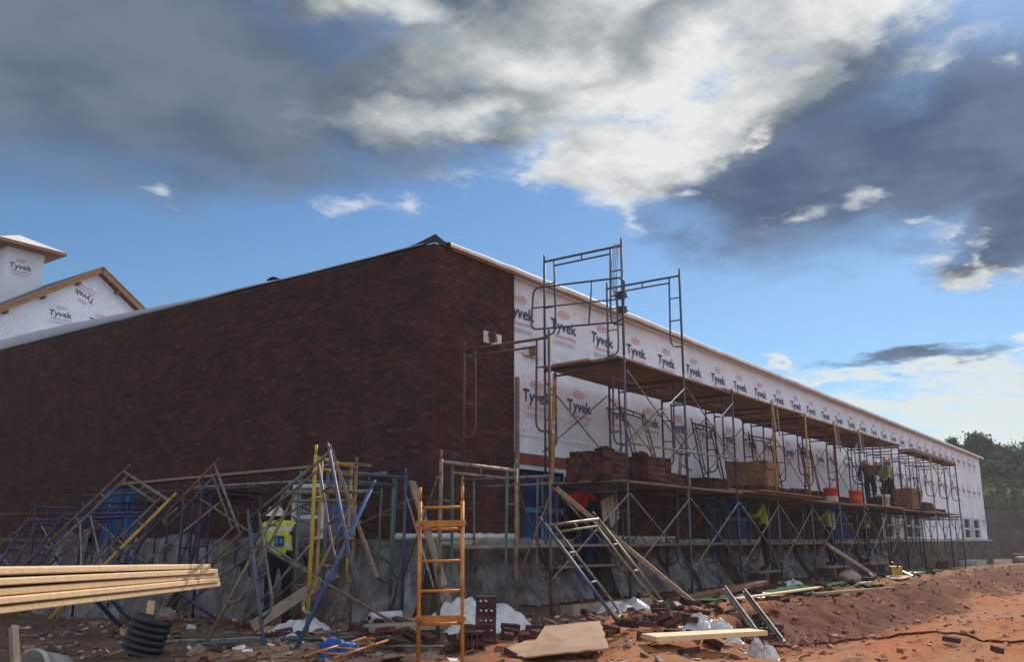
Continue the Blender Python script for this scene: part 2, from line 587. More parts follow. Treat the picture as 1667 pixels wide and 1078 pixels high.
M['poly'] = mat('plastic_sheet', (0.25, 0.235, 0.225), (0.12, 0.105, 0.097), rough=0.28, scale=3.0, bump=0.9, bscale=14, spec=0.55, transp=0.4, trans=0.15)
pn = M['poly'].node_tree
ng = pn.nodes.new('ShaderNodeNewGeometry')
nn = pn.nodes.new('ShaderNodeTexNoise')
nn.inputs['Scale'].default_value = 2.6
nn.inputs['Detail'].default_value = 5
pn.links.new(ng.outputs['Position'], nn.inputs['Vector'])
nm = pn.nodes.new('ShaderNodeMapRange')
for k_, v_ in enumerate((0.35, 0.65, 0.10, 0.72)):
    nm.inputs[k_ + 1].default_value = v_
pn.links.new(nn.outputs[0], nm.inputs[0])
pm = [n for n in pn.nodes if n.type == 'MIX_SHADER'][-1]
pn.links.new(nm.outputs[0], pm.inputs[0])
M['poly_white'] = mat('plastic_white', (0.74, 0.74, 0.75), (0.58, 0.57, 0.56), rough=0.35, scale=8, bump=0.6, bscale=22, spec=0.5, trans=0.25)
M['film'] = mat('film_blue', (0.008, 0.062, 0.20), (0.004, 0.028, 0.10), rough=0.5, scale=2.2, bump=0.5, bscale=6, spec=0.12)
M['film_pale'] = mat('film_pale', (0.05, 0.22, 0.42), (0.03, 0.15, 0.33), rough=0.45, scale=4, spec=0.15)
M['tarp'] = mat('tarp_blue', (0.012, 0.10, 0.42), (0.01, 0.06, 0.27), rough=0.45, scale=6)
M['vinyl'] = mat('vinyl_white', (0.62, 0.64, 0.68), rough=0.4, scale=4)
M['glass'] = mat('glass_dark', (0.012, 0.014, 0.018), (0.03, 0.035, 0.04), rough=0.08, scale=2, spec=0.6)
M['dark'] = mat('dark_interior', (0.012, 0.011, 0.011), rough=0.95, spec=0.05)
M['sealant'] = mat('sealant', (0.028, 0.02, 0.02), rough=0.9)


# ------------------------------------------------------------------ ground
def smooth(a, b, x):
    t = max(0.0, min(1.0, (x - a) / (b - a)))
    return t * t * (3 - 2 * t)


def base_z(x, y):
    """lie of the land without clods: a level working strip by the wall, a low bank, the haul road below it"""
    edge = -4.2 + 0.5 * math.sin(x * 0.35 + 1.0) + 0.25 * math.sin(x * 1.1)
    s = smooth(edge - 1.0, edge + 0.25, y)
    near = smooth(-3.5, 1.0, x)               # bank fades out towards the corner
    z = near * (-0.22 * (1 - s) + 0.10 * s * smooth(-1.6, -3.2, y))
    z += -(0.07 * smooth(-1.5, 0.5, y) + 0.045 * max(0.0, min(y, 9.0))) * smooth(1.0, -0.5, x)
    z -= 0.35 * smooth(25, 60, x)
    return z


def gz(x, y):
    d = math.hypot(x + 9.79, y + 8.67)
    z = base_z(x, y)
    k = smooth(60, 25, d)
    if k > 0:
        road = smooth(-3.2, -4.6, y) * smooth(-4, 0, x)
        bank = smooth(-5.2, -4.4, y) * smooth(-2.6, -3.6, y) * smooth(-2, 1, x)
        n1 = mnoise.fractal(Vector((x * 0.55, y * 0.9, 1.7)), 1.0, 2.0, 3)
        n2 = mnoise.fractal(Vector((x * 2.4, y * 3.2, 4.1)), 0.8, 2.1, 4)
        n3 = mnoise.fractal(Vector((x * 9.0, y * 9.0, 9.3)), 0.9, 2.0, 2)
        z += k * (0.045 * n1 + (0.024 + 0.045 * bank) * n2 + (0.009 + 0.024 * bank) * n3)
        # wheel ruts along the haul road
        z += k * road * (0.022 * math.sin(y * 5.2 + 0.5 * math.sin(x * 0.4)) - 0.035 * max(0.0, 1 - abs(((y + 0.12 * math.sin(x * 0.5) + 0.1 * x) % 1.7) - 0.85) / 0.16) * (0.7 + 0.3 * math.sin(x * 22)))
    return z


def build_ground():
    cx, cy = -9.79, -8.67
    angs = []
    a = -math.pi
    while a < math.pi - 1e-6:
        rel = abs(a - YAW)
        angs.append(a)
        a += R(0.16) if rel < R(34) else R(3.0)
    rad = [0.6]
    while rad[-1] < 2600:
        r = rad[-1]
        rad.append(r + (0.10 if 6 < r < 20 else max(0.16, r * 0.012) if r < 60 else r * 0.14))
    vs = [(cx, cy, gz(cx, cy))]
    for r in rad:
        for a in angs:
            x, y = cx + r * math.cos(a), cy + r * math.sin(a)
            vs.append((x, y, gz(x, y)))
    na = len(angs)
    fs = [(0, 1 + k, 1 + (k + 1) % na) for k in range(na)]
    for i in range(len(rad) - 1):
        o = 1 + i * na
        for k in range(na):
            k2 = (k + 1) % na
            fs.append((o + k, o + na + k, o + na + k2, o + k2))
    me = bpy.data.meshes.new('ground')
    me.from_pydata(vs, [], fs)
    me.polygons.foreach_set('use_smooth', [True] * len(fs))
    mt = bpy.data.materials.new('red_clay')
    mt.use_nodes = True
    nt = mt.node_tree
    N, L = nt.nodes, nt.links
    b = N['Principled BSDF']
    b.inputs['Roughness'].default_value = 0.95
    b.inputs['Specular IOR Level'].default_value = 0.1
    g = N.new('ShaderNodeNewGeometry')

    def noise(sc, det, ro=0.6, st=(1, 1, 1)):
        mp = N.new('ShaderNodeMapping')
        mp.inputs['Scale'].default_value = st
        L.new(g.outputs['Position'], mp.inputs[0])
        n = N.new('ShaderNodeTexNoise')
        n.inputs['Scale'].default_value = sc
        n.inputs['Detail'].default_value = det
        n.inputs['Roughness'].default_value = ro
        L.new(mp.outputs[0], n.inputs['Vector'])
        return n.outputs[0]

    def mr(v, a, c):
        n = N.new('ShaderNodeMapRange')
        n.interpolation_type = 'SMOOTHSTEP'
        L.new(v, n.inputs[0])
        n.inputs[1].default_value = a
        n.inputs[2].default_value = c
        return n.outputs[0]

    def mix(f, a, c):
        n = N.new('ShaderNodeMix')
        n.data_type = 'RGBA'
        L.new(f, n.inputs[0])
        for s_, v in ((6, a), (7, c)):
            if isinstance(v, tuple):
                n.inputs[s_].default_value = v + (1,)
            else:
                L.new(v, n.inputs[s_])
        return n.outputs[2]

    def math_(op, a, c):
        n = N.new('ShaderNodeMath')
        n.operation = op
        n.use_clamp = True
        for i, v in enumerate((a, c)):
            if isinstance(v, (int, float)):
                n.inputs[i].default_value = v
            else:
                L.new(v, n.inputs[i])
        return n.outputs[0]
    c = mix(mr(noise(0.9, 6, 0.6, (0.5, 1.3, 1)), 0.36, 0.64), (0.40, 0.128, 0.043), (0.35, 0.165, 0.080))
    c = mix(mr(noise(3.0, 6, 0.65, (0.35, 1.6, 1)), 0.50, 0.68), c, (0.165, 0.056, 0.029))
    c = mix(mr(noise(24, 3), 0.55, 0.75), c, (0.41, 0.20, 0.105))
    # damp dark cut face of the bank, and the grey-brown trodden strip of mortar dust along the walls
    sx = N.new('ShaderNodeSeparateXYZ')
    L.new(g.outputs['Position'], sx.inputs[0])
    yy = math_('ADD', sx.outputs[1], 0.0)
    n = N.new('ShaderNodeMath')
    n.operation = 'MULTIPLY_ADD'
    L.new(noise(0.7, 4), n.inputs[0])
    n.inputs[1].default_value = 1.6
    L.new(sx.outputs[1], n.inputs[2])
    wob = n.outputs[0]

    def win(a0, a1, b0, b1):
        return math_('MULTIPLY', mr(wob, a0, a1), math_('SUBTRACT', 1.0, mr(wob, b0, b1)))
    xm = mr(sx.outputs[0], -0.5, 1.5)
    bank = math_('MULTIPLY', win(-4.5, -4.1, -3.0, -2.5), xm)
    c = mix(math_('MULTIPLY', bank, 0.92), c, mix(mr(noise(5, 6), 0.35, 0.7), (0.085, 0.029, 0.018), (0.165, 0.058, 0.032)))
    n = N.new('ShaderNodeMath')
    n.operation = 'MULTIPLY_ADD'
    L.new(sx.outputs[0], n.inputs[0])
    n.inputs[1].default_value = -0.45
    L.new(wob, n.inputs[2])
    strip = mr(n.outputs[0], -1.9, -0.6)
    strip2 = math_('MULTIPLY', mr(wob, -2.6, -1.6), 1.0)
    dust = math_('MAXIMUM', math_('MULTIPLY', strip, math_('SUBTRACT', 1.0, xm)), strip2)
    dcol = mix(mr(noise(2.2, 6), 0.4, 0.65), (0.105, 0.076, 0.058), (0.058, 0.040, 0.032))
    c = mix(math_('MULTIPLY', dust, 0.9), c, dcol)
    L.new(c, b.inputs['Base Color'])
    bm = N.new('ShaderNodeBump')
    bm.inputs['Strength'].default_value = 0.8
    bm.inputs['Distance'].default_value = 0.03
    L.new(noise(17, 8, 0.7), bm.inputs['Height'])
    L.new(bm.outputs[0], b.inputs['Normal'])
    me.materials.append(mt)
    o = link('ground', me)
    tag(o, 'red clay ground rutted and strewn with rubble', None, None, 'structure')
    return o


build_ground()


# ------------------------------------------------------------------ the building
ZR = 5.40            # top of the brickwork
XE = 45.4            # far end of the wrapped wall
YE = 19.0
SILL = 0.94
CAMV = Vector(cam.location)

building = thing('brick_building', 'long single storey brick building half wrapped in white printed sheeting', 'building')


def wl(u, d, z):      # left wall: u along +Y, d outwards (-X)
    return (-d, u, z)


def wr(u, d, z):      # right wall: u along +X, d outwards (-Y)
    return (u, -d, z)


def courses(u0, u1, z0, z1, holes, bl, bh, joint, jit):
    """list of (a, b, za, zb) pieces in running bond round the holes"""
    res = []
    row = 0
    z = z0
    while z + bh <= z1 + 1e-6:
        za, zb = z, z + bh
        u = u0 - (bl + joint) * (0.5 if row % 2 else 0.0)
        while u < u1:
            segs = [(max(u, u0), min(u + bl, u1))]
            for (h0, h1, hz0, hz1) in holes:
                if zb > hz0 + 0.01 and za < hz1 - 0.01:
                    ns = []
                    for a, b in segs:
                        if b <= h0 or a >= h1:
                            ns.append((a, b))
                        else:
                            if h0 - a > 0.03:
                                ns.append((a, h0))
                            if b - h1 > 0.03:
                                ns.append((h1, b))
                    segs = ns
            for a, b in segs:
                if b - a > 0.03:
                    res.append((a, b, za, zb))
            u += bl + joint
        z += bh + joint
        row += 1
    return res


def rects(u0, u1, z0, z1, holes):
    us = sorted({u0, u1} | {max(u0, min(u1, q)) for h in holes for q in h[:2]})
    zs = sorted({z0, z1} | {max(z0, min(z1, q)) for h in holes for q in h[2:]})
    out = []
    for i in range(len(us) - 1):
        for j in range(len(zs) - 1):
            cu, cz = (us[i] + us[i + 1]) / 2, (zs[j] + zs[j + 1]) / 2
            if not any(h[0] < cu < h[1] and h[2] < cz < h[3] for h in holes):
                out.append((us[i], us[i + 1], zs[j], zs[j + 1]))
    return out


def piece_verts(W, a, b, za, zb, d0, d1, tw=0.0):
    return [W(a, d1, za), W(b, d1 + tw, za), W(b, d1 + tw, zb), W(a, d1, zb), W(a, d0, za), W(b, d0, za), W(b, d0, zb), W(a, d0, zb)]


PF = ((0, 1, 2, 3), (0, 4, 5, 1), (1, 5, 6, 2), (2, 6, 7, 3), (3, 7, 4, 0))
PF2 = tuple(tuple(reversed(q)) for q in PF)

rb = random.Random(11)
LEFT_HOLES = [(7.43, 8.60, 0.90, 1.95), (1.57, 2.95, 0.90, 1.86), (1.455, 1.469, SILL, 9), (8.625, 8.640, SILL, 9)]
RIGHT_LOW_HOLES = [(2.30, 3.50, 0.90, 1.955), (3.75, 4.60, 0.0, 1.955), (9.32, 10.0, 0.0, 1.955), (10.3, 12.0, 0.90, 1.955), (17.7, 20.7, 0.90, 1.955)]
walls = []       # (W, flip, pieces, part, material, depth, name)


def masonry(name, W, flip, u0, u1, z0, z1, holes, bl, bh, joint, mt, back_mt, depth, proud, recess, piece, offs=0.0):
    mb = MB()
    for (a, b, c, d) in rects(u0 - 0.02 if 0.05 < u0 < 0.1 else u0 + 0.012, u1 - 0.004, z0 + 0.003, z1 - 0.003, [(h[0] - 0.005, h[1] + 0.005, h[2] - 0.005, h[3] + 0.005) for h in holes]):
        vs = [W(a, offs - recess, c), W(b, offs - recess, c), W(b, offs - recess, d), W(a, offs - recess, d)]
        mb.face(vs if not flip else vs[::-1])
        e = 0.12
        for (p, q) in (((a, c), (a, d)), ((b, d), (b, c)), ((b, c), (a, c)), ((a, d), (b, d))):
            vs = [W(p[0], offs - recess, p[1]), W(q[0], offs - recess, q[1]), W(q[0], offs - e, q[1]), W(p[0], offs - e, p[1])]
            mb.face(vs)
    part = link(name, mb.mesh(name, back_mt), building)
    ps = courses(u0, u1, z0 + joint, z1, holes, bl, bh, joint, 0)
    lst = []
    for (a, b, za, zb) in ps:
        c = Vector(W((a + b) / 2, 0, (za + zb) / 2))
        lst.append(((c - CAMV).length, a, b, za, zb))
    lst.sort()
    return dict(part=part, lst=lst, W=W, flip=flip, mt=mt, depth=depth, proud=proud, piece=piece, offs=offs)


bricks_l = masonry('brick_wall', wl, True, -0.001, YE, SILL + 0.06, ZR, LEFT_HOLES, 0.193, 0.057, 0.010, M['brick'], M['mortar'], 0.0835, 0.0025, 0.008, 'brick')
bricks_r = masonry('brick_wall', wr, False, 0.083, 2.05, SILL + 0.06, ZR, [], 0.193, 0.057, 0.010, M['brick'], M['mortar'], 0.08, 0.0025, 0.008, 'brick')
bricks_low = masonry('brick_wall', wr, False, 2.05, 24.0, SILL + 0.06, 1.98, RIGHT_LOW_HOLES, 0.193, 0.057, 0.010, M['brick'], M['mortar'], 0.08, 0.0025, 0.008, 'brick')
blocks_l = masonry('block_base', wl, True, -0.04, YE, -0.75, SILL - 0.03, [(7.43, 8.6, .88, 2)], 0.39, 0.19, 0.010, M['block'], M['mortar'], 0.08, 0.006, 0.010, 'block', 0.04)
blocks_r = masonry('block_base', wr, False, 0.052, XE + 0.1, -0.75, SILL - 0.03, [(3.75, 4.60, -1, 2.2), (9.32, 10.0, -1, 2.2)], 0.39, 0.19, 0.010, M['block'], M['mortar'], 0.08, 0.006, 0.010, 'block', 0.04)


def raise_pieces(sets, limit):
    """the nearest pieces become parts of their own, the rest one joined part each"""
    allp = sorted((q[0], i, j) for i, s in enumerate(sets) for j, q in enumerate(s['lst']))
    single = {(i, j) for _, i, j in allp[:limit]}
    cache = {}
    for i, s in enumerate(sets):
        mb = MB()
        for j, (dist, a, b, za, zb) in enumerate(s['lst']):
            t = rb.uniform(-0.5, 0.5) * (1.0 if rb.random() < 0.8 else 1.6)
            pr = s['offs'] + rb.uniform(-1, 1) * s['proud']
            if (i, j) in single:
                key = (i, round(b - a, 3), round(t * 4) / 4)
                me = cache.get(key)
                if me is None:
                    m1 = MB()
                    m1.raw(piece_verts(s['W'], 0, b - a, 0, zb - za, -s['depth'], 0), PF2 if s['flip'] else PF, 0, key[2])
                    me = m1.mesh(s['piece'], s['mt'], True)
                    cache[key] = me
                o = link(s['piece'], me, s['part'])
                o.location = s['W'](a, pr, za)
            else:
                mb.raw(piece_verts(s['W'], a, b, za, zb, -s['depth'], pr, rb.uniform(-1, 1) * s['proud'] * 0.5), PF2 if s['flip'] else PF, 0, t)
        if mb.f:
            o = link('brickwork' if s['piece'] == 'brick' else 'blockwork', mb.mesh(s['piece'], s['mt'], True), s['part'])
            o['kind'] = 'stuff'


raise_pieces([bricks_l, bricks_r, bricks_low], 290)
raise_pieces([blocks_l, blocks_r], 200)


def bpart(name, mb, mats, parent=None):
    return link(name, mb.mesh(name, mats), parent or building)


# sealant joints
for y in (1.462, 8.6325):
    mb = MB()
    mb.box((0.006, y - 0.008, SILL), (0.05, y + 0.008, ZR))
    bpart('control_joint', mb, M['sealant'])

# precast sill band, in lengths
y = -0.10
while y < YE:
    if not (7.2 < y < 8.4):
        mb = MB()
        mb.box((-0.085, y + 0.004, SILL - 0.03), (0.07, min(y + 1.2, YE) - 0.004, SILL + 0.055))
        bpart('sill_stone', mb, M['block'])
    y += 1.2
for (a, b) in ((0.07, 1.2), (1.2, 2.4), (2.4, 3.7), (4.64, 5.8), (5.8, 7.0), (7.0, 8.2), (8.2, 9.3), (10.05, 11.4), (11.4, 13.0), (13.0, 14.6),
               (14.6, 16.2), (16.2, 17.8), (17.8, 19.4), (19.4, 21), (21, 22.6), (22.6, 24.2), (24.2, 27), (27, 30), (30, 33), (33, 36), (36, 39), (39, 42), (42, 45.55)):
    mb = MB()
    mb.box((a + 0.004, -0.085, SILL - 0.03), (b - 0.004, 0.07, SILL + 0.055))
    bpart('sill_stone', mb, M['precast'])


# wrapped wall with creases
def wrap_fn(s, t):
    x = 2.05 + (XE - 2.05) * s
    z = SILL + (ZR - 0.04 - SILL) * t
    n = mnoise.fractal(Vector((x * 1.3, z * 0.8, 2.0)), 1.0, 2.0, 3) * 0.013
    n += 0.010 * (1 - 2 * abs(mnoise.noise(Vector((x * 0.9 + z * 0.35, z * 1.9, 5.0)))))
    n += 0.007 * (1 - 2 * abs(mnoise.noise(Vector((x * 2.6 - z * 0.8, z * 3.4, 1.0))))) * smooth(16, 4, x)
    n += 0.006 * math.sin(z * 9 + 2.0 * math.sin(x * 1.7)) * smooth(3.2, 2.2, z)
    n += 0.012 * mnoise.noise(Vector((x * 3.1, z * 5.0, 7.0))) * smooth(12, 3, x)
    return (x, 0.10 + n, z)


mb = MB()
mb.grid(wrap_fn, 640, 66)
wrap = bpart('wrapped_wall', mb, M['wrap'])

# lapped seams of the sheets
for zs in (4.14, 2.72):
    mb = MB()
    mb.grid(lambda s, t: (2.05 + (XE - 2.05) * s, wrap_fn(s, (zs - SILL) / (ZR - 0.04 - SILL))[1] - 0.004 - 0.006 * (1 - t), zs - 0.03 + 0.06 * t + 0.012 * mnoise.noise(Vector((s * 40, zs, 0)))), 400, 2)
    bpart('sheet_lap', mb, M['wrap'])
# round fastener caps
mb = MB()
rc = random.Random(4)
for q in range(520):
    x, z = 2.1 + 20 * rc.random() ** 1.3, rc.choice((1.5, 2.1, 2.75, 3.1, 3.7, 4.15, 4.5, 5.1)) + rc.uniform(-.04, .04)
    x = round(x / 0.41) * 0.41 + rc.uniform(-.02, .02)
    if x < 2.1:
        continue
    y = wrap_fn((x - 2.05) / (XE - 2.05), (z - SILL) / (ZR - 0.04 - SILL))[1] - 0.009
    mb.face([(x + 0.011 * math.cos(a_), y, z + 0.011 * math.sin(a_)) for a_ in [k * math.pi / 3 for k in range(6)]])
o = bpart('fastener_caps', mb, M['ink_grey'])
o['kind'] = 'stuff'
mb = MB()
mb.box((2.06, 0.052, 2.22), (4.7, 0.078, 2.39))
bpart('flashing_strip', mb, M['flash_red'])
mb = MB()
mb.box((0.3, 0.35, 0), (XE, YE, ZR - 0.02))
bpart('inner_wall', mb, M['dark'])
mb = MB()
mb.box((0.35, XE - 45.2, ZR - 0.02), (XE, YE, ZR + 0.02))
bpart('roof_deck', mb, M['roof_grey'])

# roof edge along the wrapped wall: plywood edge, white membrane rolled over it, slightly uneven
mb = MB()
mb.box((0.4, -0.050, ZR - 0.032), (XE + 0.25, -0.012, ZR - 0.012))
bpart('edge_board', mb, M['plywood'])
mb = MB()
mb.box((2.05, -0.012, ZR - 0.036), (XE + 0.25, 0.16, ZR - 0.013))
bpart('soffit_strip', mb, M['wrap'])


def edge_fn(s, t):
    x = 0.25 + (XE + 0.3 - 0.25) * s
    prof = [(-0.055, -0.012), (-0.10, -0.005), (-0.105, 0.06), (-0.095, 0.125), (-0.04, 0.15), (0.10, 0.16), (0.6, 0.155)]
    k = t * (len(prof) - 1)
    i = min(int(k), len(prof) - 2)
    q = k - i
    d = prof[i][0] * (1 - q) + prof[i + 1][0] * q
    z = prof[i][1] * (1 - q) + prof[i + 1][1] * q
    w = 0.020 * mnoise.noise(Vector((x * 0.55, 3.0, 0.0))) + 0.010 * mnoise.noise(Vector((x * 2.3, 8.0, 0.0)))
    seam = 0.012 * (1 if (x % 3.05) < 0.12 else 0)
    z = z * (0.50 + 0.18 * smooth(0.2, 3, x))
    return (x, d - seam, ZR - 0.005 + z + w - 0.002 * x * smooth(0, 20, x))


mb = MB()
mb.grid(edge_fn, 300, 12)
bpart('roof_edge', mb, M['roof_white'])


# roof edge above the brick gable side: grey membrane standing up higher towards the far end
def edge_l(s, t):
    y = 0.2 + (YE - 0.2) * s
    h = 0.025 + 0.27 * smooth(3.0, 14.0, y)
    prof = [(0.02, 0.0), (0.05, 0.3), (0.04, 0.9), (-0.02, 1.0), (-0.5, 1.0)]
    k = t * (len(prof) - 1)
    i = min(int(k), len(prof) - 2)
    q = k - i
    d = prof[i][0] * (1 - q) + prof[i + 1][0] * q
    z = (prof[i][1] * (1 - q) + prof[i + 1][1] * q) * h
    w = 0.012 * mnoise.noise(Vector((y * 0.9, 5.0, 0.0)))
    return (-d, y, ZR - 0.004 + z + w + 0.015 * smooth(5.4, 4.2, y) * smooth(3.4, 4.2, y))


mb = MB()
mb.grid(edge_l, 120, 8)
bpart('roof_edge', mb, M['roof_grey'])
mb = MB()
mb.box((-0.03, 0.3, ZR), (0.05, YE, ZR + 0.02))
bpart('edge_board', mb, M['felt'])
# black felt lapped up into a point over the corner
mb = MB()
z0 = ZR - 0.012


def pk(s, t):
    # s runs round the corner from the left wall to the right wall, t from bottom to top
    u = (s - 0.5) * 2
    y = max(0.0, -u) * 1.5
    x = max(0.0, u) * 1.3
    top = 0.008 + 0.125 * max(0.0, 1 - abs(u) * 1.5) ** 2.0
    o = 0.035 * (1 - 0.8 * t)
    return (x - o if u > 0.02 else -o, y - o if u < -0.02 else -o, z0 + t * (0.018 + top))


mb.grid(pk, 24, 4)
bpart('corner_flashing', mb, M['felt'])
# loose flap of membrane further along
mb = MB()
mb.grid(lambda s, t: (-0.02 - 0.05 * t, 3.55 + 0.35 * s, ZR + 0.03 + 0.05 * t * math.sin(s * 3.1) + 0.02 * s), 6, 3)
bpart('membrane_flap', mb, M['felt'])

# utility plates
for (x0, x1, za, zb, yb) in ((1.21, 1.66, 4.06, 4.25, 0.0), (2.46, 2.92, 4.07, 4.23, 0.09)):
    mb = MB()
    mb.box((x0, yb - 0.025, za), (x1, yb + 0.02, zb))
    pl = bpart('wall_plate', mb, M['roof_white'])
    mb = MB()
    Mt = Matrix.Translation(((x0 + 0.14, yb - 0.09, (za + zb) / 2))) @ Matrix.Rotation(R(-18), 4, 'Y')
    mb.box((-0.035, -0.05, -0.09), (0.035, 0.064, 0.09), M=Mt)
    link('junction_box', mb.mesh('junction_box', M['rust'] if x0 < 2 else M['wood_grey']), pl)

# board on the brick edge where the wrap starts
mb = MB()
mb.box((2.052, -0.05, 1.0), (2.13, -0.01, 3.62))
bpart('story_pole', mb, M['wood_grey'])


# ---------- openings
def film_opening(W, flip, u0, u1, z0, z1, d, bars, foot=None):
    """framed opening sealed with blue film; pale tape where film crosses the frame"""
    win = thing('window', None, None)
    win.parent = building
    rr = random.Random(int(u0 * 100))

    def fn(s, t):
        u = u0 + (u1 - u0) * s
        zlo = foot if foot is not None else z0
        z = zlo + (z1 - zlo) * t
        bulge = 0.025 * mnoise.noise(Vector((u * 3, z * 1.6, u0))) + 0.018 * math.sin(u * 30 + 3 * mnoise.noise(Vector((u, z, 0))))
        return W(u, d + bulge, z)
    mb = MB()
    mb.grid(fn, 24, 24)
    link('film', mb.mesh('film', M['film']), win)
    for (a, b, c, e) in bars:
        mb = MB()
        lo, hi = W(a, d + 0.035, c), W(b, d + 0.055, e)
        mb.box([min(p, q) for p, q in zip(lo, hi)], [max(p, q) for p, q in zip(lo, hi)])
        link('tape_strip', mb.mesh('tape_strip', M['film_pale']), win)
    mb = MB()
    for (a, b, c, e) in ((u0 - 0.05, u1 + 0.05, z1, z1 + 0.06), (u0 - 0.05, u0, z0, z1), (u1, u1 + 0.05, z0, z1)):
        lo, hi = W(a, d - 0.08, c), W(b, d + 0.004, e)
        mb.box([min(p, q) for p, q in zip(lo, hi)], [max(p, q) for p, q in zip(lo, hi)])
    link('frame', mb.mesh('frame', M['dark']), win)
    return win


film_opening(wl, True, 7.43, 8.60, 0.90, 1.94, -0.02, [(8.28, 8.31, 1.0, 1.75), (7.66, 7.69, 1.0, 1.8), (7.69, 8.28, 0.98, 1.02)], 0.35)
film_opening(wr, False, 2.30, 3.50, 0.92, 2.06, -0.03, [(2.80, 2.86, 0.92, 2.04), (2.32, 3.48, 1.42, 1.50)])
film_opening(wr, False, 3.75, 4.60, -0.02, 2.02, -0.01, [(4.14, 4.17, 0.9, 1.95)])
film_opening(wr, False, 9.32, 10.0, 0.0, 2.02, -0.01, [(9.36, 9.9, 1.62, 1.68)])
film_opening(wr, False, 10.3, 12.0, 0.92, 2.02, -0.03, [(10.35, 11.95, 1.42, 1.50), (11.1, 11.16, 0.95, 2.0)])
film_opening(wr, False, 17.7, 20.7, 0.92, 2.02, -0.03, [(17.8, 20.6, 1.42, 1.50), (19.2, 19.27, 0.95, 2.0)])


def vinyl_window(W, u0, u1, z0, z1, d, mulls, rails, fw=0.05):
    win = thing('window', None, None)
    win.parent = building

    def bx(a, b, c, e, d0, d1):
        m1 = MB()
        lo, hi = W(a, d0, c), W(b, d1, e)
        m1.box([min(p, q) for p, q in zip(lo, hi)], [max(p, q) for p, q in zip(lo, hi)])
        return m1
    for nm, a, b, c, e in (('frame', u0, u0 + fw, z0, z1), ('frame', u1 - fw, u1, z0, z1), ('frame', u0 + fw, u1 - fw, z0, z0 + fw), ('frame', u0 + fw, u1 - fw, z1 - fw, z1)):
        link(nm, bx(a, b, c, e, d - 0.06, d + 0.02).mesh(nm, M['vinyl']), win)
    for q in mulls:
        link('mullion', bx(q - fw * 0.65, q + fw * 0.65, z0 + fw, z1 - fw, d - 0.06, d + 0.016).mesh('mullion', M['vinyl']), win)
    edges = [u0 + fw] + list(mulls) + [u1 - fw]
    for i in range(len(edges) - 1):
        for (ri, zr_) in rails:
            if ri == i:
                link('meeting_rail', bx(edges[i] + 0.03, edges[i + 1] - 0.03, zr_ - fw * 0.5, zr_ + fw * 0.5, d - 0.06, d + 0.010).mesh('meeting_rail', M['vinyl']), win)
        link('pane', bx(edges[i], edges[i + 1], z0 + fw * 0.5, z1 - fw * 0.5, d - 0.055, d - 0.035).mesh('pane', M['glass']), win)
    return win


vinyl_window(wl, 1.57, 2.95, 0.94, 1.85, -0.02, [2.23], [(1, 1.33)], 0.06)
for (a, b) in ((27.4, 28.5), (28.7, 29.9), (38.8, 40.4), (41.2, 42.9)):
    vinyl_window(wr, a, b, SILL + 0.06, 2.05, -0.02, [], [(0, 1.5)], 0.09)
vinyl_window(wr, 24.3, 25.6, SILL + 0.06, 2.05, -0.02, [], [(0, 1.5)], 0.09)


# ---------- print on the wrap
def text_mesh(txt, size, mt, off=0.0, shear=0.0):
    cu = bpy.data.curves.new('print', 'FONT')
    cu.body = txt
    cu.size = size
    cu.offset = off
    cu.shear = shear
    cu.resolution_u = 2
    cu.align_x = 'CENTER'
    o = bpy.data.objects.new('print', cu)
    COL.objects.link(o)
    bpy.context.view_layer.update()
    me = bpy.data.meshes.new_from_object(o.evaluated_get(bpy.context.evaluated_depsgraph_get()))
    bpy.data.objects.remove(o)
    return me


def logo_mesh():
    """one repeat of the print, drawn in the XZ plane facing -Y, centred on the big word"""
    mb = MB()

    def add(me, dx, dz, mi, sx=1.0):
        mb.raw([(v.co.x * sx + dx, 0, v.co.y + dz) for v in me.vertices], [tuple(p.vertices) for p in me.polygons], mi)
    add(text_mesh('Tyvek', 0.315, None, 0.0035), -0.01, -0.10, 0, 1.12)
    add(text_mesh('.', 0.33, None, 0.004), 0.405, -0.10, 0)
    add(text_mesh('CommercialWrap', 0.105, None, 0.0005, 0.15), 0.05, -0.235, 1, 1.02)
    add(text_mesh('DUPONT', 0.075, None, 0.0015), 0.0, 0.215, 1, 1.0)
    n = 28
    o1 = [(0.205 * math.cos(2 * math.pi * k / n), 0, 0.24 + 0.072 * math.sin(2 * math.pi * k / n)) for k in range(n)]
    o2 = [(0.192 * math.cos(2 * math.pi * k / n), 0, 0.24 + 0.060 * math.sin(2 * math.pi * k / n)) for k in range(n)]
    for k in range(n):
        k2 = (k + 1) % n
        mb.face([o1[k], o1[k2], o2[k2], o2[k]], 1)
    rr = random.Random(3)
    for row in range(3):                       # small print too fine to read: broken grey lines
        x = -0.36
        while x < 0.36:
            w = rr.uniform(0.02, 0.07)
            z = -0.31 - row * 0.032
            mb.face([(x, 0, z), (min(x + w, 0.37), 0, z), (min(x + w, 0.37), 0, z + 0.011), (x, 0, z + 0.011)], 2)
            x += w + 0.014
    return mb.mesh('printed_logo', [M['ink_navy'], M['ink_red'], M['ink_grey']])


LOGO = logo_mesh()
for v in LOGO.vertices:
    v.co.x *= 0.94
    v.co.z *= 0.94


def wrap_y(x, z):
    return wrap_fn((x - 2.05) / (XE - 2.05), (z - SILL) / (ZR - 0.04 - SILL))[1]


def wrap_logo(x, z):
    """a copy of the print pressed onto the creased sheet"""
    me = LOGO.copy()
    for v in me.vertices:
        v.co.y = wrap_y(x + v.co.x, z + v.co.z) - 0.013
        v.co.x += x
        v.co.z += z
    link('printed_logo', me, wrap)


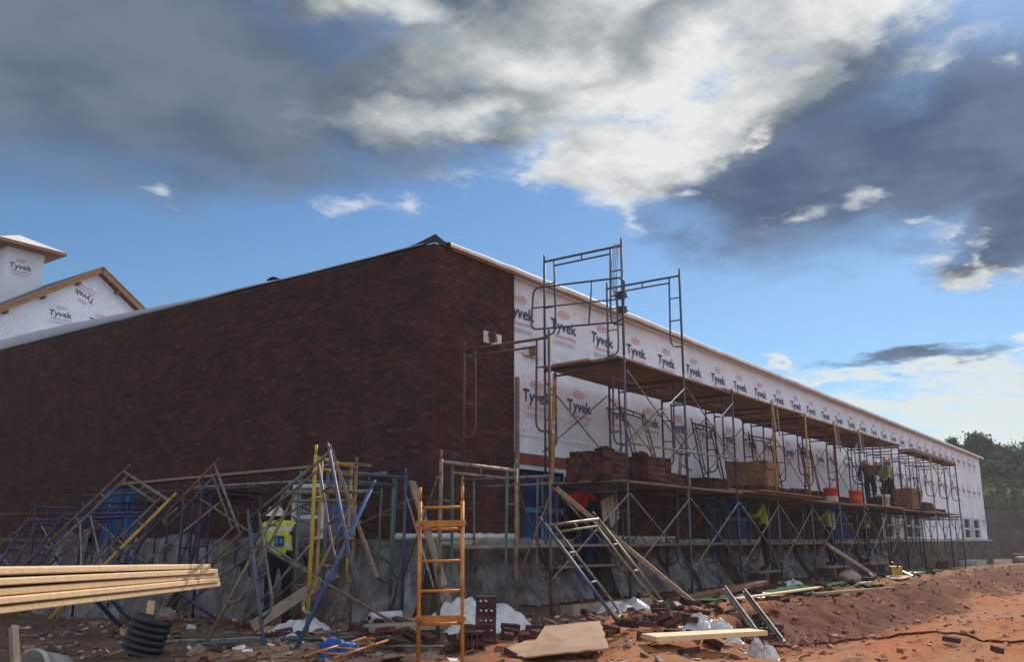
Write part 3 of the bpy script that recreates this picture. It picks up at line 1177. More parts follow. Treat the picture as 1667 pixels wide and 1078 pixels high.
for i, (z, x0) in enumerate(((4.80, 2.36), (3.38, 2.85), (1.96, 25.3))):
    x = x0
    while x < XE - 0.5:
        if x < 30:
            wrap_logo(x, z)
        else:
            o = link('printed_logo', LOGO, wrap)
            o.location = (x, 0.075, z)
        x += 1.375

# ------------------------------------------------------------------ the gabled wing and the cupola behind
wing = thing('gabled_wing', 'white wrapped gable end with raw wood rakes rising behind the brick wall', 'gable')
gx, gy, gzt, sl = 5.79, 20.7, 9.93, 0.66
hw = 6.0
mb = MB()
mb.raw([(gx - hw, gy, gzt - hw * sl), (gx + hw, gy, gzt - hw * sl), (gx, gy, gzt), (gx - hw, gy, 4.5), (gx + hw, gy, 4.5),
        (gx - hw, gy + 9, gzt - hw * sl), (gx + hw, gy + 9, gzt - hw * sl), (gx - hw, gy + 9, 4.5), (gx + hw, gy + 9, 4.5), (gx, gy + 9, gzt)],
       [(3, 4, 1, 2, 0), (0, 5, 7, 3), (1, 4, 8, 6), (5, 9, 6, 8, 7)])
gw = link('wall', mb.mesh('wall', M['wrap']), wing)
for s in (-1, 1):
    mb = MB()
    mb.beam((gx + s * 0.02, gy - 0.30, gzt + 0.10), (gx + s * (hw + 0.4), gy - 0.30, gzt + 0.10 - (hw + 0.4) * sl), 0.05, 0.20, up=(0, 0, 1))
    link('rake_board', mb.mesh('rake_board', M['plywood']), wing)
    mb = MB()
    p0, p1 = Vector((gx, 0, gzt + 0.22)), Vector((gx + s * (hw + 0.5), 0, gzt + 0.22 - (hw + 0.5) * sl))
    mb.face([(p0.x, gy - 0.36, p0.z), (p1.x, gy - 0.36, p1.z), (p1.x, gy + 9, p1.z), (p0.x, gy + 9, p0.z)])
    mb.face([(p0.x, gy - 0.36, p0.z - 0.05), (p1.x, gy - 0.36, p1.z - 0.05), (p1.x, gy + 9, p1.z - 0.05), (p0.x, gy + 9, p0.z - 0.05)], 1)
    mb.face([(p0.x, gy - 0.36, p0.z), (p1.x, gy - 0.36, p1.z), (p1.x, gy - 0.36, p1.z - 0.05), (p0.x, gy - 0.36, p0.z - 0.05)], 1)
    link('roof', mb.mesh('roof', [M['shingle'], M['plywood']]), wing)
    for q in range(5):
        mb = MB()
        c = Vector((gx + s * (0.7 + q * 1.1), 0, gzt - 0.06 - (0.7 + q * 1.1) * sl))
        mb.box((c.x - 0.04, gy - 0.27, c.z - 0.05), (c.x + 0.04, gy, c.z + 0.04))
        link('lookout_block', mb.mesh('lookout_block', M['timber_red']), wing)
for (u, z, rot) in ((4.68, 8.27, 0), (6.05, 8.26, 0), (3.30, 8.27, 0), (5.42, 9.05, 200), (1.92, 8.27, 0), (7.4, 8.26, 0)):
    if gzt - abs(u - gx) * sl - z > 0.05:
        o = link('printed_logo', LOGO, gw, (u, gy - 0.012, z), (0, R(rot), 0))
        o.scale = (0.93, 1, 0.93)

cup = thing('cupola', 'square white wrapped cupola with pyramid roof and raw wood eaves', 'cupola', loc=(4.70, 24.45, -0.10))
ch = 0.68
mb = MB()
mb.box((-ch, -ch, 8.6), (ch, ch, 11.25))
cw = link('wall', mb.mesh('wall', M['wrap']), cup)
eh = 1.20
ez = 11.20
mb = MB()
for k in range(4):
    a0, a1 = R(45 + 90 * k), R(135 + 90 * k)
    r2 = eh * math.sqrt(2)
    p = [(r2 * math.cos(a0), r2 * math.sin(a0)), (r2 * math.cos(a1), r2 * math.sin(a1))]
    m1 = MB()
    m1.raw([(p[0][0], p[0][1], ez + 0.11), (p[1][0], p[1][1], ez + 0.11), (0, 0, ez + 0.72)], [(0, 1, 2)])
    link('roof_slope', m1.mesh('roof_slope', M['roof_white']), cup)
    m1 = MB()
    m1.beam((p[0][0], p[0][1], ez + 0.05), (p[1][0], p[1][1], ez + 0.05), 0.03, 0.11)
    link('fascia', m1.mesh('fascia', M['plywood']), cup)
mb.box((-eh + 0.02, -eh + 0.02, ez - 0.01), (eh - 0.02, eh - 0.02, ez + 0.012))
link('soffit', mb.mesh('soffit', M['plywood']), cup)
o = link('printed_logo', LOGO, cw, (-0.12, -ch - 0.012, 10.55))
o.scale = (0.95, 1, 0.95)
o = link('printed_logo', LOGO, cw, (0.36, -ch - 0.012, 9.1))

# ------------------------------------------------------------------ far right: block wall, cut slope, trees
mb = MB()
rw_len = 46
rt = thing('retaining_wall', 'brown segmental block retaining wall beyond the far end of the building', 'retaining wall', loc=(68, -30, -0.8))
mb.box((0.12, 0, 0), (0.6, rw_len, 4.0))
link('core', mb.mesh('core', M['mortar']), rt)
WB = mat('wall_block', (0.125, 0.090, 0.070), (0.095, 0.068, 0.054), rough=0.95, scale=1.0, tint=0.5, bump=0.4, bscale=10)
mb = MB()
rr = random.Random(5)
for row in range(20):
    k = 0
    yb = -0.25 * (row % 2)
    while yb < rw_len:
        mb.box((0.0 + row * 0.004 + rr.uniform(0, 0.012), yb, row * 0.2 + 0.01), (0.14, yb + 0.47, row * 0.2 + 0.192), 0, rr.uniform(-0.5, 0.5))
        yb += 0.48
o = link('wall_blocks', mb.mesh('wall_blocks', WB, True), rt)
o['kind'] = 'stuff'

hill_m = mat('cut_slope', (0.085, 0.072, 0.040), (0.05, 0.055, 0.025), rough=0.95, scale=0.25, bump=0.5, bscale=2)


def hill_fn(s, t):
    y = -60 + 110 * t
    x = 68.4 + 80 * s
    z = 3.05 + 1.6 * smooth(0, 0.06, s) + 3.5 * s + 0.5 * mnoise.fractal(Vector((x * 0.15, y * 0.15, 0)), 1, 2, 4)
    return (x, y, z if s > 0.001 else 2.6)


mb = MB()
mb.grid(hill_fn, 60, 70)
tag(link('hillside', mb.mesh('hillside', hill_m)), 'cut earth slope above the retaining wall', None, None, 'structure')

M['leaf'] = mat('leaf', (0.050, 0.080, 0.034), (0.030, 0.052, 0.022), rough=0.7, scale=0.5, tint=0.8, spec=0.2, trans=0.25)
M['leaf2'] = mat('leaf_pale', (0.085, 0.115, 0.055), (0.055, 0.080, 0.040), rough=0.7, scale=0.5, tint=0.8, spec=0.2, trans=0.25)
M['bark'] = mat('bark', (0.075, 0.055, 0.042), (0.045, 0.034, 0.027), rough=0.95, scale=4, bump=0.5, bscale=20)


def tree(x, y, z, h, crown_r, crown_lo, nclump, leaf, label, seed, pine=False):
    r_ = random.Random(seed)
    t = thing('broadleaf_tree' if not pine else 'pine_tree', label, 'tree', 'trees beyond the retaining wall', (x, y, z))
    lean = (r_.uniform(-0.4, 0.4), r_.uniform(-0.4, 0.4))
    mb = MB()
    top = Vector((lean[0], lean[1], h * 0.86))
    mb.tube([(0, 0, -0.6), Vector((lean[0] * .3, lean[1] * .3, h * 0.35)), Vector((lean[0] * .7, lean[1] * .7, h * 0.65)), top],
            [h * 0.022, h * 0.017, h * 0.011, h * 0.004], 8)
    cl = []
    for k in range(nclump):
        zz = h * (crown_lo + (1 - crown_lo) * (k + r_.random()) / nclump)
        q = (zz / h - crown_lo) / (1 - crown_lo)
        rad = crown_r * (math.sin(math.pi * min(1, 0.16 + 0.80 * q)) ** 0.8 if not pine else (0.45 + 0.55 * math.sin(math.pi * min(1, q * 0.9 + 0.15)))) * math.sqrt(r_.random())
        a = r_.uniform(0, 2 * math.pi)
        c = Vector((lean[0] * zz / h + rad * math.cos(a), lean[1] * zz / h + rad * math.sin(a), zz))
        cl.append((c, crown_r * r_.uniform(0.16, 0.34)))
    for c, rr_ in cl[::3]:
        zb = max(h * 0.25, c.z - r_.uniform(0.1, 0.25) * h)
        mb.tube([(lean[0] * zb / h, lean[1] * zb / h, zb), (c.x * 0.6, c.y * 0.6, (zb + c.z) / 2 + 0.2), c], [h * 0.007, h * 0.004, h * 0.0015], 5)
    link('trunk', mb.mesh('trunk', M['bark']), t)
    mb = MB()
    for c, rr_ in cl:
        tone = r_.uniform(-0.45, 0.45)
        for q in range(46):
            d = Vector((r_.gauss(0, 1), r_.gauss(0, 1), r_.gauss(0, 0.7)))
            p = c + d * rr_ * 0.55
            s_ = r_.uniform(0.10, 0.22) * (0.8 if pine else 1)
            e1 = Vector((r_.uniform(-1, 1), r_.uniform(-1, 1), r_.uniform(-1, 1))).normalized() * s_
            e2 = e1.cross(Vector((r_.uniform(-1, 1), r_.uniform(-1, 1), r_.uniform(-1, 1)))).normalized() * s_ * 0.6
            mb.face([p - e1, p + e2, p + e1, p - e2], 0, tone + r_.uniform(-0.2, 0.2))
    link('crown', mb.mesh('crown', M[leaf], True), t)
    return t


tree(88.5, 6.6, 4.3, 6.6, 2.0, 0.30, 120, 'leaf', 'tall dark tree just right of the far roof corner', 1)
tree(92, 4.6, 4.5, 5.4, 2.3, 0.15, 110, 'leaf2', 'pale green tree standing behind the dark tree at the far corner', 2)
tree(84, 2.9, 4.2, 4.0, 2.2, 0.05, 130, 'leaf', 'dense low tree at the right edge above the retaining wall', 3)
tree(90, 9.6, 4.4, 6.4, 1.2, 0.55, 60, 'leaf', 'round treetop showing above the roof edge, leftmost of the trees', 4, True)
tree(95, 8.0, 4.5, 5.7, 1.0, 0.5, 50, 'leaf', 'small treetop just over the roof edge, second of the trees from the left', 5, True)
tree(97, 3.2, 4.8, 5.9, 2.0, 0.2, 100, 'leaf2', 'tree with thin feathery top near the right edge', 6)
tree(82, 5.2, 4.0, 3.6, 1.9, 0.0, 130, 'leaf2', 'leafy bush tree low against the far building end', 7)
tree(80, 0.8, 4.0, 3.3, 2.0, 0.0, 130, 'leaf2', 'bushy pale tree on the slope, rightmost of the trees', 8)

# brush on the cut slope: no two bushes can be told apart
mb = MB()
ru = random.Random(31)
for q in range(420):
    y = ru.uniform(-20, 12)
    s0 = ru.random() ** 1.5 * 0.14
    hx, hy, hz_ = hill_fn(s0 + 0.003, (y + 60) / 110)
    tone = ru.uniform(-.5, .5)
    r0 = ru.uniform(0.25, 0.8)
    for k in range(30):
        p_ = Vector((hx + ru.gauss(0, r0 * .6), hy + ru.gauss(0, r0 * .7), hz_ + abs(ru.gauss(0, r0 * .6))))
        e1 = Vector((ru.uniform(-1, 1), ru.uniform(-1, 1), ru.uniform(-1, 1))).normalized() * ru.uniform(.06, .16)
        e2 = e1.cross(Vector((ru.uniform(-1, 1), ru.uniform(-1, 1), ru.uniform(-1, 1)))).normalized() * 0.08
        mb.face([p_ - e1, p_ + e2, p_ + e1, p_ - e2], 0, tone)
tag(link('undergrowth', mb.mesh('undergrowth', M['leaf'], True)), 'low brush covering the cut slope above the retaining wall', None, None, 'stuff')


# ------------------------------------------------------------------ scaffold kit
FW, FH, BZ = 1.524, 1.95, 1.83


def tmesh(name, pts, r, n=8):
    mb = MB()
    mb.tube(pts, r, n)
    return mb.mesh(name, M['blue'])


ARC = [(0.205, 0, BZ - 0.02), (0.215, 0, 1.30), (0.225, 0, 0.72), (0.215, 0, 0.60), (0.17, 0, 0.535), (0.10, 0, 0.515), (0.0, 0, 0.51)]
mbp = MB()
mbp.tube([(0, 0, 0), (0, 0, FH - 0.09)], 0.0215, 8)
mbp.tube([(0, 0, FH - 0.09), (0, 0, FH + 0.01)], 0.0165, 8)
for zz in (0.48, 1.68):
    mbp.tube([(0.0, -0.045, zz), (0.0, 0.045, zz)], 0.007, 5)
FK = {
    'post': mbp.mesh('post', M['blue']),
    'bearer': tmesh('bearer', [(0.015, 0, BZ), (FW - 0.015, 0, BZ)], 0.0215),
    'header_bar': tmesh('header_bar', [(0.215, 0, BZ - 0.105), (FW - 0.215, 0, BZ - 0.105)], 0.0165),
    'stub': tmesh('stub', [(FW / 2, 0, BZ - 0.105), (FW / 2, 0, BZ)], 0.0125, 6),
    'arch_leg': tmesh('arch_leg', ARC, 0.0165),
    'rung': tmesh('rung', [(0, 0, 0), (0.215, 0, 0)], 0.0125, 6),
}
mbj = MB()
mbj.tube([(0, 0, -0.02), (0, 0, 0.03)], 0.012, 6)
mbj.box((-0.07, -0.07, -0.03), (0.07, 0.07, -0.018))
FK['base_plate'] = mbj.mesh('base_plate', M['galv'])


def frame(label, group, col, loc=(0, 0, 0), rotz=0.0, matrix=None, posts=(None, None), arch=None, jack=False, name='scaffold', rungs=(1.42, 1.0)):
    t = thing(name, label, 'scaffold frame', group, loc, (0, 0, rotz))
    if matrix is not None:
        t.matrix_world = matrix
    c = M[col]
    arch = M[arch] if arch else c
    for k in (0, 1):
        pc = M[posts[k]] if posts[k] else c
        link('post', FK['post'], t, (FW * k, 0, 0), (0, 0, math.pi * k), pc)
        link('arch_leg', FK['arch_leg'], t, (FW * k, 0, 0), (0, 0, math.pi * k), arch)
        for z in rungs:
            link('rung', FK['rung'], t, (FW * k, 0, z), (0, 0, math.pi * k), arch)
        if jack:
            link('base_plate', FK['base_plate'], t, (FW * k, 0, 0))
    link('bearer', FK['bearer'], t, None, None, c)
    link('header_bar', FK['header_bar'], t, None, None, c)
    link('stub', FK['stub'], t, None, None, c)
    return t


def pts_matrix(A, B, base):
    """frame pose from bearer ends A, B and the foot of A's post"""
    A, B, base = Vector(A), Vector(B), Vector(base)
    x = (B - A).normalized()
    z = (A - base)
    z = (z - x * z.dot(x)).normalized()
    y = z.cross(x)
    k = max(0.72, min(1.0, (B - A).length / FW))
    o = A - z * BZ * k
    x, y, z = x * k, y * k, z * k
    return Matrix(((x.x, y.x, z.x, o.x), (x.y, y.y, z.y, o.y), (x.z, y.z, z.z, o.z), (0, 0, 0, 1)))


def brace(label, p, q, up=1.2, group='galvanised cross braces of the long scaffold', col='galv', off=(0, 0.012, 0), sk=0.0):
    """two pivoted bars between posts standing at p and q (lower stud points)"""
    p, q, off = Vector(p), Vector(q), Vector(off)
    t = thing('cross_brace', label, 'cross brace', group, p)
    u = Vector((0, 0, up))
    mb = MB()
    mb.tube([off, q - p + u + off + Vector((0, 0, sk))], 0.0125, 6)
    link('bar', mb.mesh('bar', M[col]), t)
    mb = MB()
    mb.tube([u - off, q - p - off + Vector((0, 0, sk))], 0.0125, 6)
    link('bar', mb.mesh('bar', M[col]), t)
    mb = MB()
    c = (q - p + u) / 2
    mb.tube([c - off * 2.2, c + off * 2.2], 0.014, 6)
    link('pivot', mb.mesh('pivot', M['rust']), t)
    return t


def plank(label, group, a, b, w=0.235, h=0.040, col='plank', name='scaffold_plank', cat='plank', bow=0.006, seed=0, up=(0, 0, 1)):
    """a board between end points a, b: worn edges, slight bow, chamfered arrises"""
    a, b = Vector(a), Vector(b)
    r_ = random.Random(hash((round(a.x, 2), round(a.y, 2), round(a.z, 2), seed)) & 0xffff)
    d = (b - a)
    L_ = d.length
    d.normalize()
    s = d.cross(Vector(up)).normalized()
    n = s.cross(d)
    ch = min(0.006, h * 0.2)
    prof = [(-w / 2 + ch, -h / 2), (w / 2 - ch, -h / 2), (w / 2, -h / 2 + ch), (w / 2, h / 2 - ch), (w / 2 - ch, h / 2), (-w / 2 + ch, h / 2), (-w / 2, h / 2 - ch), (-w / 2, -h / 2 + ch)]
    mb = MB()
    ns = 4
    bw = r_.uniform(-1, 1) * bow
    tw = r_.uniform(-1, 1) * 0.01
    for i in range(ns + 1):
        q = i / ns
        c = d * (L_ * q) + n * (bw * math.sin(math.pi * q)) + s * (bw * 0.8 * math.sin(math.pi * q))
        for (x, y) in prof:
            mb.v.append(tuple(c + s * x + n * (y + tw * x * (q - 0.5))))
    k = len(prof)
    for i in range(ns):
        for j in range(k):
            j2 = (j + 1) % k
            mb.f.append((i * k + j, i * k + j2, (i + 1) * k + j2, (i + 1) * k + j))
    mb.f.append(tuple(reversed(range(k))))
    mb.f.append(tuple(ns * k + j for j in range(k)))
    mb.m = [0] * len(mb.f)
    mb.t = [0.0] * len(mb.f)
    mb.sm = [False] * len(mb.f)
    o = link(name, mb.mesh(name, M[col]), None, a)
    return tag(o, label, cat, group)


# ------------------------------------------------------------------ long scaffold before the wrapped wall
X0, YF, BAY = 0.417, -1.797, 2.134
YB = YF + FW
low_cols = ['grey', 'blue', 'blue', 'navy', 'blue', 'blue', 'royal', 'blue', 'navy', 'rust', 'navy', 'navy', 'navy', 'blue']
up_cols = ['rust', 'blue', 'blue', 'blue', 'navy', 'navy', 'maroon', 'navy', 'blue', 'blue', 'navy', 'navy', 'navy', 'navy']
GL, GU = 'frames of the lower lift of the long scaffold', 'frames of the second lift of the long scaffold'
for k in range(14):
    x = X0 + BAY * k
    cn = {'grey': 'grey', 'blue': 'blue', 'navy': 'dark blue', 'royal': 'bright blue', 'rust': 'rusty', 'maroon': 'maroon'}
    frame('%s scaffold frame on the ground along the wrapped wall, %s from the corner' % (cn[low_cols[k]], ORD[k]), GL, low_cols[k],
          (x, YF, 0.0), math.pi / 2, posts=((None, 'yellow') if k == 0 else ('yellow', None) if k in (11,) else (None, None)), jack=True)
    z2 = FH - 0.02
    lab = '%s scaffold frame in the second lift by the wall, %s from the corner' % (cn[up_cols[k]], ORD[k])
    if k in (4, 5):
        lab = 'second-lift scaffold frame with a yellow front post, %s from the brick corner' % ORD[k]
    if k == 11:
        lab = 'second-lift scaffold frame with a thin yellow front post near the far end'
    frame(lab, GU, up_cols[k], (x, YF, z2), math.pi / 2, posts=(('yellow', None) if k in (4, 5, 11) else (None, None)))
z3 = 2 * (FH - 0.02)
frame('topmost scaffold frame standing above the roof with a yellow outer post', 'frames standing above the upper deck', 'blue', (X0 + BAY, YF, z3), math.pi / 2, posts=('brass', None))
frame('blue scaffold frame above the upper deck, farther of the two highest', 'frames standing above the upper deck', 'blue', (X0 + 2 * BAY, YF, z3), math.pi / 2)

for k in range(13):
    x = X0 + BAY * k
    brace('cross brace on the outer side of the lower lift, %s bay from the corner' % ORD[k], (x, YF - 0.035, 0.48), (x + BAY, YF - 0.035, 0.48))
    if k != 0:
        brace('cross brace on the wall side of the lower lift, %s bay from the corner' % ORD[k], (x, YB + 0.035, 0.48), (x + BAY, YB + 0.035, 0.48), col='rust')
    if k >= 1:
        z = FH - 0.02 + 0.48
        brace('cross brace on the wall side of the second lift, %s bay from the corner' % ORD[k], (x, YB + 0.035, z), (x + BAY, YB + 0.035, z))
        if k in (1, 2, 6, 9, 10, 11, 12):
            brace('cross brace on the outer side of the second lift, %s bay from the corner' % ORD[k], (x, YF - 0.035, z), (x + BAY, YF - 0.035, z))

# decks: plank runs over two bays each
rp = random.Random(21)
for (lvl, zz, k0, k1, name) in ((0, BZ + 0.043, 1, 13, 'lower'), (1, BZ + FH - 0.02 + 0.043, 1, 9, 'upper')):
    run = 0
    k = k0
    while k < k1:
        xa = X0 + BAY * k - rp.uniform(0.12, 0.28)
        xb = X0 + BAY * min(k + 2, k1) + rp.uniform(0.10, 0.3)
        for j in range(6):
            y = YF + 0.12 + j * 0.252
            dz = 0.041 * (run % 2)
            e0, e1 = rp.uniform(-0.10, 0.06), rp.uniform(-0.06, 0.12)
            plank('%s deck plank, %s run from the corner, %s from the outer edge' % (name, ORD[run], ORD[j]),
                  'planks of the %s scaffold deck' % name, (xa + e0, y, zz + dz), (xb + e1, y + rp.uniform(-0.012, 0.012), zz + dz + rp.uniform(-0.004, 0.004)),
                  col='plank', bow=0.012)
        run += 1
        k += 2
xa = X0 + BAY * 10 - 0.1
for j in range(2):
    for q in range(3):
        zz = BZ + FH - 0.02 + 0.043 + 0.042 * q
        plank('spare plank on the far upper end of the scaffold, %s up, %s across' % (ORD[q], ORD[j]), 'spare planks at the far upper end',
              (xa + 0.05 * q, YF + 0.12 + j * 0.25, zz), (xa + 6.75 - 0.1 * q, YF + 0.12 + j * 0.25, zz), col='plank')
# sheet of red-faced plywood on the lower deck by the mortar box
mb = MB()
mb.box((7.7, YF - 0.12, BZ + 0.112), (11.6, YF + 0.42, BZ + 0.130))
tag(link('plywood_sheet', mb.mesh('plywood_sheet', M['plywood'])), 'reddish plywood strip laid over the lower deck under the near mortar box', 'plywood')

# masons' walking boards at sill height, and low boards on the ground frames
for k in range(1, 10, 2):
    for j in range(2):
        x = X0 + BAY * (k - 1)
        plank('walking board at sill height, %s run from the corner, %s from the wall' % (ORD[k // 2], ORD[j]), 'walking boards at sill height',
              (x - 0.2, YB - 0.08 - j * 0.24, 0.885), (x + 2 * BAY + 0.2, YB - 0.08 - j * 0.24, 0.885 + 0.02), col='wood_grey')

# guard rail tube along the street side of the lower deck
mb = MB()
mb.tube([(X0 + BAY, YF - 0.05, 2.46), (X0 + 3 * BAY, YF - 0.05, 2.50)], 0.018, 8)
tag(link('guard_rail', mb.mesh('guard_rail', M['galv'])), 'galvanised guard rail tube along the near end of the lower deck', 'guard rail')
# guard gate at the top
gt = thing('guard_gate', 'round cornered tubular guard gate hung on the highest scaffold frame', 'gate', None, (X0 + BAY - 0.10, YF - 0.05, 4.38), (R(2), R(-3), math.pi / 2 + R(2)))


def rr_loop(w, h, r, n=5):
    pts = []
    for (cx_, cz_, a0) in ((w - r, h - r, 0), (r, h - r, 90), (r, r, 180), (w - r, r, 270)):
        for i in range(n):
            a = R(a0 + 90 * i / (n - 1))
            pts.append((cx_ + r * math.cos(a), 0, cz_ + r * math.sin(a)))
    pts.append(pts[0])
    return pts


mb = MB()
mb.tube(rr_loop(1.75, 0.74, 0.12), 0.017, 8, cap=False)
link('rim', mb.mesh('rim', M['blue']), gt)
for (a, b) in (((0.02, 0, 0.38), (1.73, 0, 0.38)), ((0.62, 0, 0.02), (0.60, 0, 0.72))):
    mb = MB()
    mb.tube([a, b], 0.013, 6)
    link('bar', mb.mesh('bar', M['blue']), gt)
# clutter of spare frames stood inside the second lift
ins = [((5.2, -0.62, 1.92), R(8), R(14), 'brass', 'brassy scaffold frame leaning on the deck before the second lift braces, near the wheelbarrow'),
       ((8.3, -0.52, 1.92), R(4), R(10), 'navy', 'dark blue spare frame stood on the deck just left of the near mortar box'),
       ((11.4, -0.50, 1.92), R(-5), R(8), 'maroon', 'maroon spare frame stood on the deck right of the near mortar box'),
       ((15.0, -0.55, 1.92), R(5), R(9), 'maroon', 'maroon spare frame leaning above the orange bucket')]
for (p, rz, tl, c, lb) in ins:
    Mx = Matrix.Translation(p) @ Matrix.Rotation(rz, 4, 'Z') @ Matrix.Rotation(-tl, 4, 'X') @ Matrix.Scale(0.86, 4)
    frame(lb, 'spare frames stood on the lower deck', c, matrix=Mx)

# hanging ropes and clamps at the top frame
mb = MB()
for i in range(4):
    x = X0 + BAY - 0.03 - 0.012 * i
    mb.tube([(x, YF + 0.03 + 0.02 * i, 5.72), (x - 0.02, YF + 0.06 + 0.03 * i, 5.3), (x, YF + 0.1 + 0.015 * i, 4.95), (x, YF + 0.04 + 0.02 * i, 4.5 + 0.1 * i)], 0.006, 5)
tag(link('rope', mb.mesh('rope', M['wood_grey'])), 'bundle of rope and wire hanging by the topmost yellow post', 'rope', None)
for (z, lb) in ((4.84, 'upper'), (4.60, 'lower')):
    mb = MB()
    mb.box((X0 + BAY - 0.07, YF - 0.06, z - 0.05), (X0 + BAY + 0.03, YF + 0.06, z + 0.05))
    mb.tube([(X0 + BAY + 0.03, YF - 0.03, z), (X0 + BAY + 0.1, YF - 0.06, z)], 0.012, 6)
    tag(link('tube_clamp', mb.mesh('tube_clamp', M['black_metal'])), '%s of two black tube clamps on the topmost yellow post' % lb, 'clamp', 'tube clamps on the top post')
# wooden hangers by the deck edge, in pairs
for i, k in enumerate((4, 6, 7)):
    x = X0 + BAY * k
    plank('weathered board hung from the upper deck by the %s front post' % ORD[k], 'boards hung from the upper deck', (x - 0.18, YF - 0.07, 3.90), (x - 0.02, YF - 0.07, 3.28), w=0.09, h=0.03, col='wood_grey', name='wood_hanger', up=(0, 1, 0))
    plank('grey lath hung beside the %s front post of the upper deck' % ORD[k], 'laths hung from the upper deck', (x + 0.12, YF - 0.07, 3.75), (x + 0.2, YF - 0.07, 3.15), w=0.05, h=0.025, col='wood_grey', name='wood_hanger', up=(0, 1, 0))

# ------------------------------------------------------------------ corner frames and the heap before the brick wall
T5A, T5B, T5C = (-3.88, -1.01, 1.19), (-3.84, -2.11, 1.81), (-4.14, -2.01, 0.07)
GC = 'loose scaffold frames before the brick wall'
frame('grey and brass scaffold frame standing at the brick corner behind the orange ladder', GC, 'galv', (-2.37, -2.26, gz(-2.37, -2.26)), R(4), posts=('brass', 'brass'), arch='teal', jack=True)
frame('blue scaffold frame standing just left of the brick corner', GC, 'blue', (-2.2, -0.30, -0.02), R(5), jack=True, posts=(None, 'royal'))
frame('dark blue scaffold frame standing left of the worker, nearer of two', GC, 'navy', (-1.62, 3.05, -0.12), R(18), jack=True)
frame('dark blue scaffold frame standing left of the worker, behind another', GC, 'navy', (-1.45, 3.75, -0.15), R(14), jack=True)
frame('dark blue scaffold frame before the left blue window', GC, 'navy', (-1.62, 7.95, -0.30), R(-12), jack=True)
frame('dark scaffold frame at the left edge of the photo', GC, 'rust', (-1.75, 10.6, -0.38), R(-20), jack=True)
frame('rusty scaffold frame standing beside the left blue window', GC, 'navy', (-1.75, 6.1, -0.25), R(-4), jack=True)
frame('frame with one yellow post tilted over at the left', GC, 'grey', matrix=pts_matrix((-3.09, 1.63, 1.46), (-2.87, 3.18, 1.93), (-4.11, 0.98, -0.02)), posts=('yellow', 'rust'))
frame('grey frame toppled sideways with its corner pointing up, left of the worker', GC, 'grey', matrix=pts_matrix((-2.59, 1.45, 1.95), (-2.73, 0.63, 1.05), (-2.92, 2.74, 0.52)), posts=('rust', 'rust'))
frame('frame with a bright blue post leaning back, right of the worker', GC, 'brass', matrix=pts_matrix((-3.16, -1.99, 1.47), (-2.98, -0.37, 1.51), (-3.95, -2.44, 0.05)), posts=('royal', 'brass'))
frame('yellow scaffold frame standing upright in front of the white window', GC, 'yellow', (-3.40, -1.42, 0.0), R(30), posts=('yellow', 'brass'), jack=True)
frame('grey blue frame tipped over in front of the worker', GC, 'grey', matrix=pts_matrix(T5A, T5B, T5C), posts=('blue', 'blue'))
frame('pale blue frame leaning against the long scaffold at the corner', GC, 'brass', matrix=pts_matrix((-1.02, -2.7, 1.15), (0.46, -2.52, 1.25), (-0.66, -3.61, 0.0)), posts=('blue', 'brass'))
frame('dark blue frame tipped over before the left blue window, nearest of the heap', GC, 'navy', matrix=pts_matrix((-3.0, 4.3, 1.32), (-2.2, 3.2, 1.36), (-4.3, 3.4, 0.2)))
frame('dark blue frame tipped over left of the blue window', GC, 'navy', matrix=pts_matrix((-2.9, 5.6, 1.25), (-1.9, 4.6, 1.30), (-4.0, 4.4, 0.15)))

frame('dark blue frame leaning flat against the brick left of the dark blue pair', GC, 'navy', matrix=pts_matrix((-0.9, 5.6, 1.62), (-0.7, 4.1, 1.58), (-1.5, 5.5, -0.2)))
frame('dark frame lying on its side under the lumber pile', GC, 'navy', matrix=pts_matrix((-3.9, 2.6, 0.72), (-4.2, 1.2, 0.55), (-3.0, 2.7, -0.1)))
frame('grey green frame standing close to the wall behind the bright blue post', GC, 'teal', (-1.9, 0.55, -0.1), R(-8), jack=True)
GB = 'loose cross braces before the brick wall'
for i, (p, q, lb, up) in enumerate((
        ((-0.68, -0.16, 0.5), (-2.37, -2.2, 0.5), 'cross brace between the blue frame and the brass frame at the brick corner', 1.15),
        ((-0.86, -2.16, 0.5), (0.38, -1.85, 0.5), 'cross brace between the brass frame and the long scaffold at the corner', 1.15),
        ((-2.2, -0.3, 0.5), (-1.7, 2.95, 0.45), 'long cross brace behind the worker', 1.1),
        ((-0.2, 0.0, 0.5), (-0.3, 3.3, 0.45), 'cross brace close to the wall in front of the white window', 1.1),
        ((-1.62, 8.0, 0.2), (-1.75, 10.4, 0.2), 'cross brace at the far left edge', 1.15),
        ((-0.3, 7.8, 0.2), (-0.4, 10.2, 0.2), 'cross brace against the brick at the far left', 1.15),
        ((-1.75, 6.1, 0.2), (-1.62, 7.9, 0.2), 'cross brace in front of the left blue window', 1.15),
        ((-0.3, 6.0, 0.2), (-0.3, 7.6, 0.2), 'cross brace right behind the frame at the left blue window', 1.15),
        ((-1.5, 3.8, 0.3), (-1.7, 6.0, 0.2), 'cross brace between the dark blue frames and the left blue window', 1.15))):
    brace(lb, p, q, up, GB, 'galv' if i % 2 == 0 else 'rust', off=(0.012, 0.0, 0))
r5 = random.Random(55)
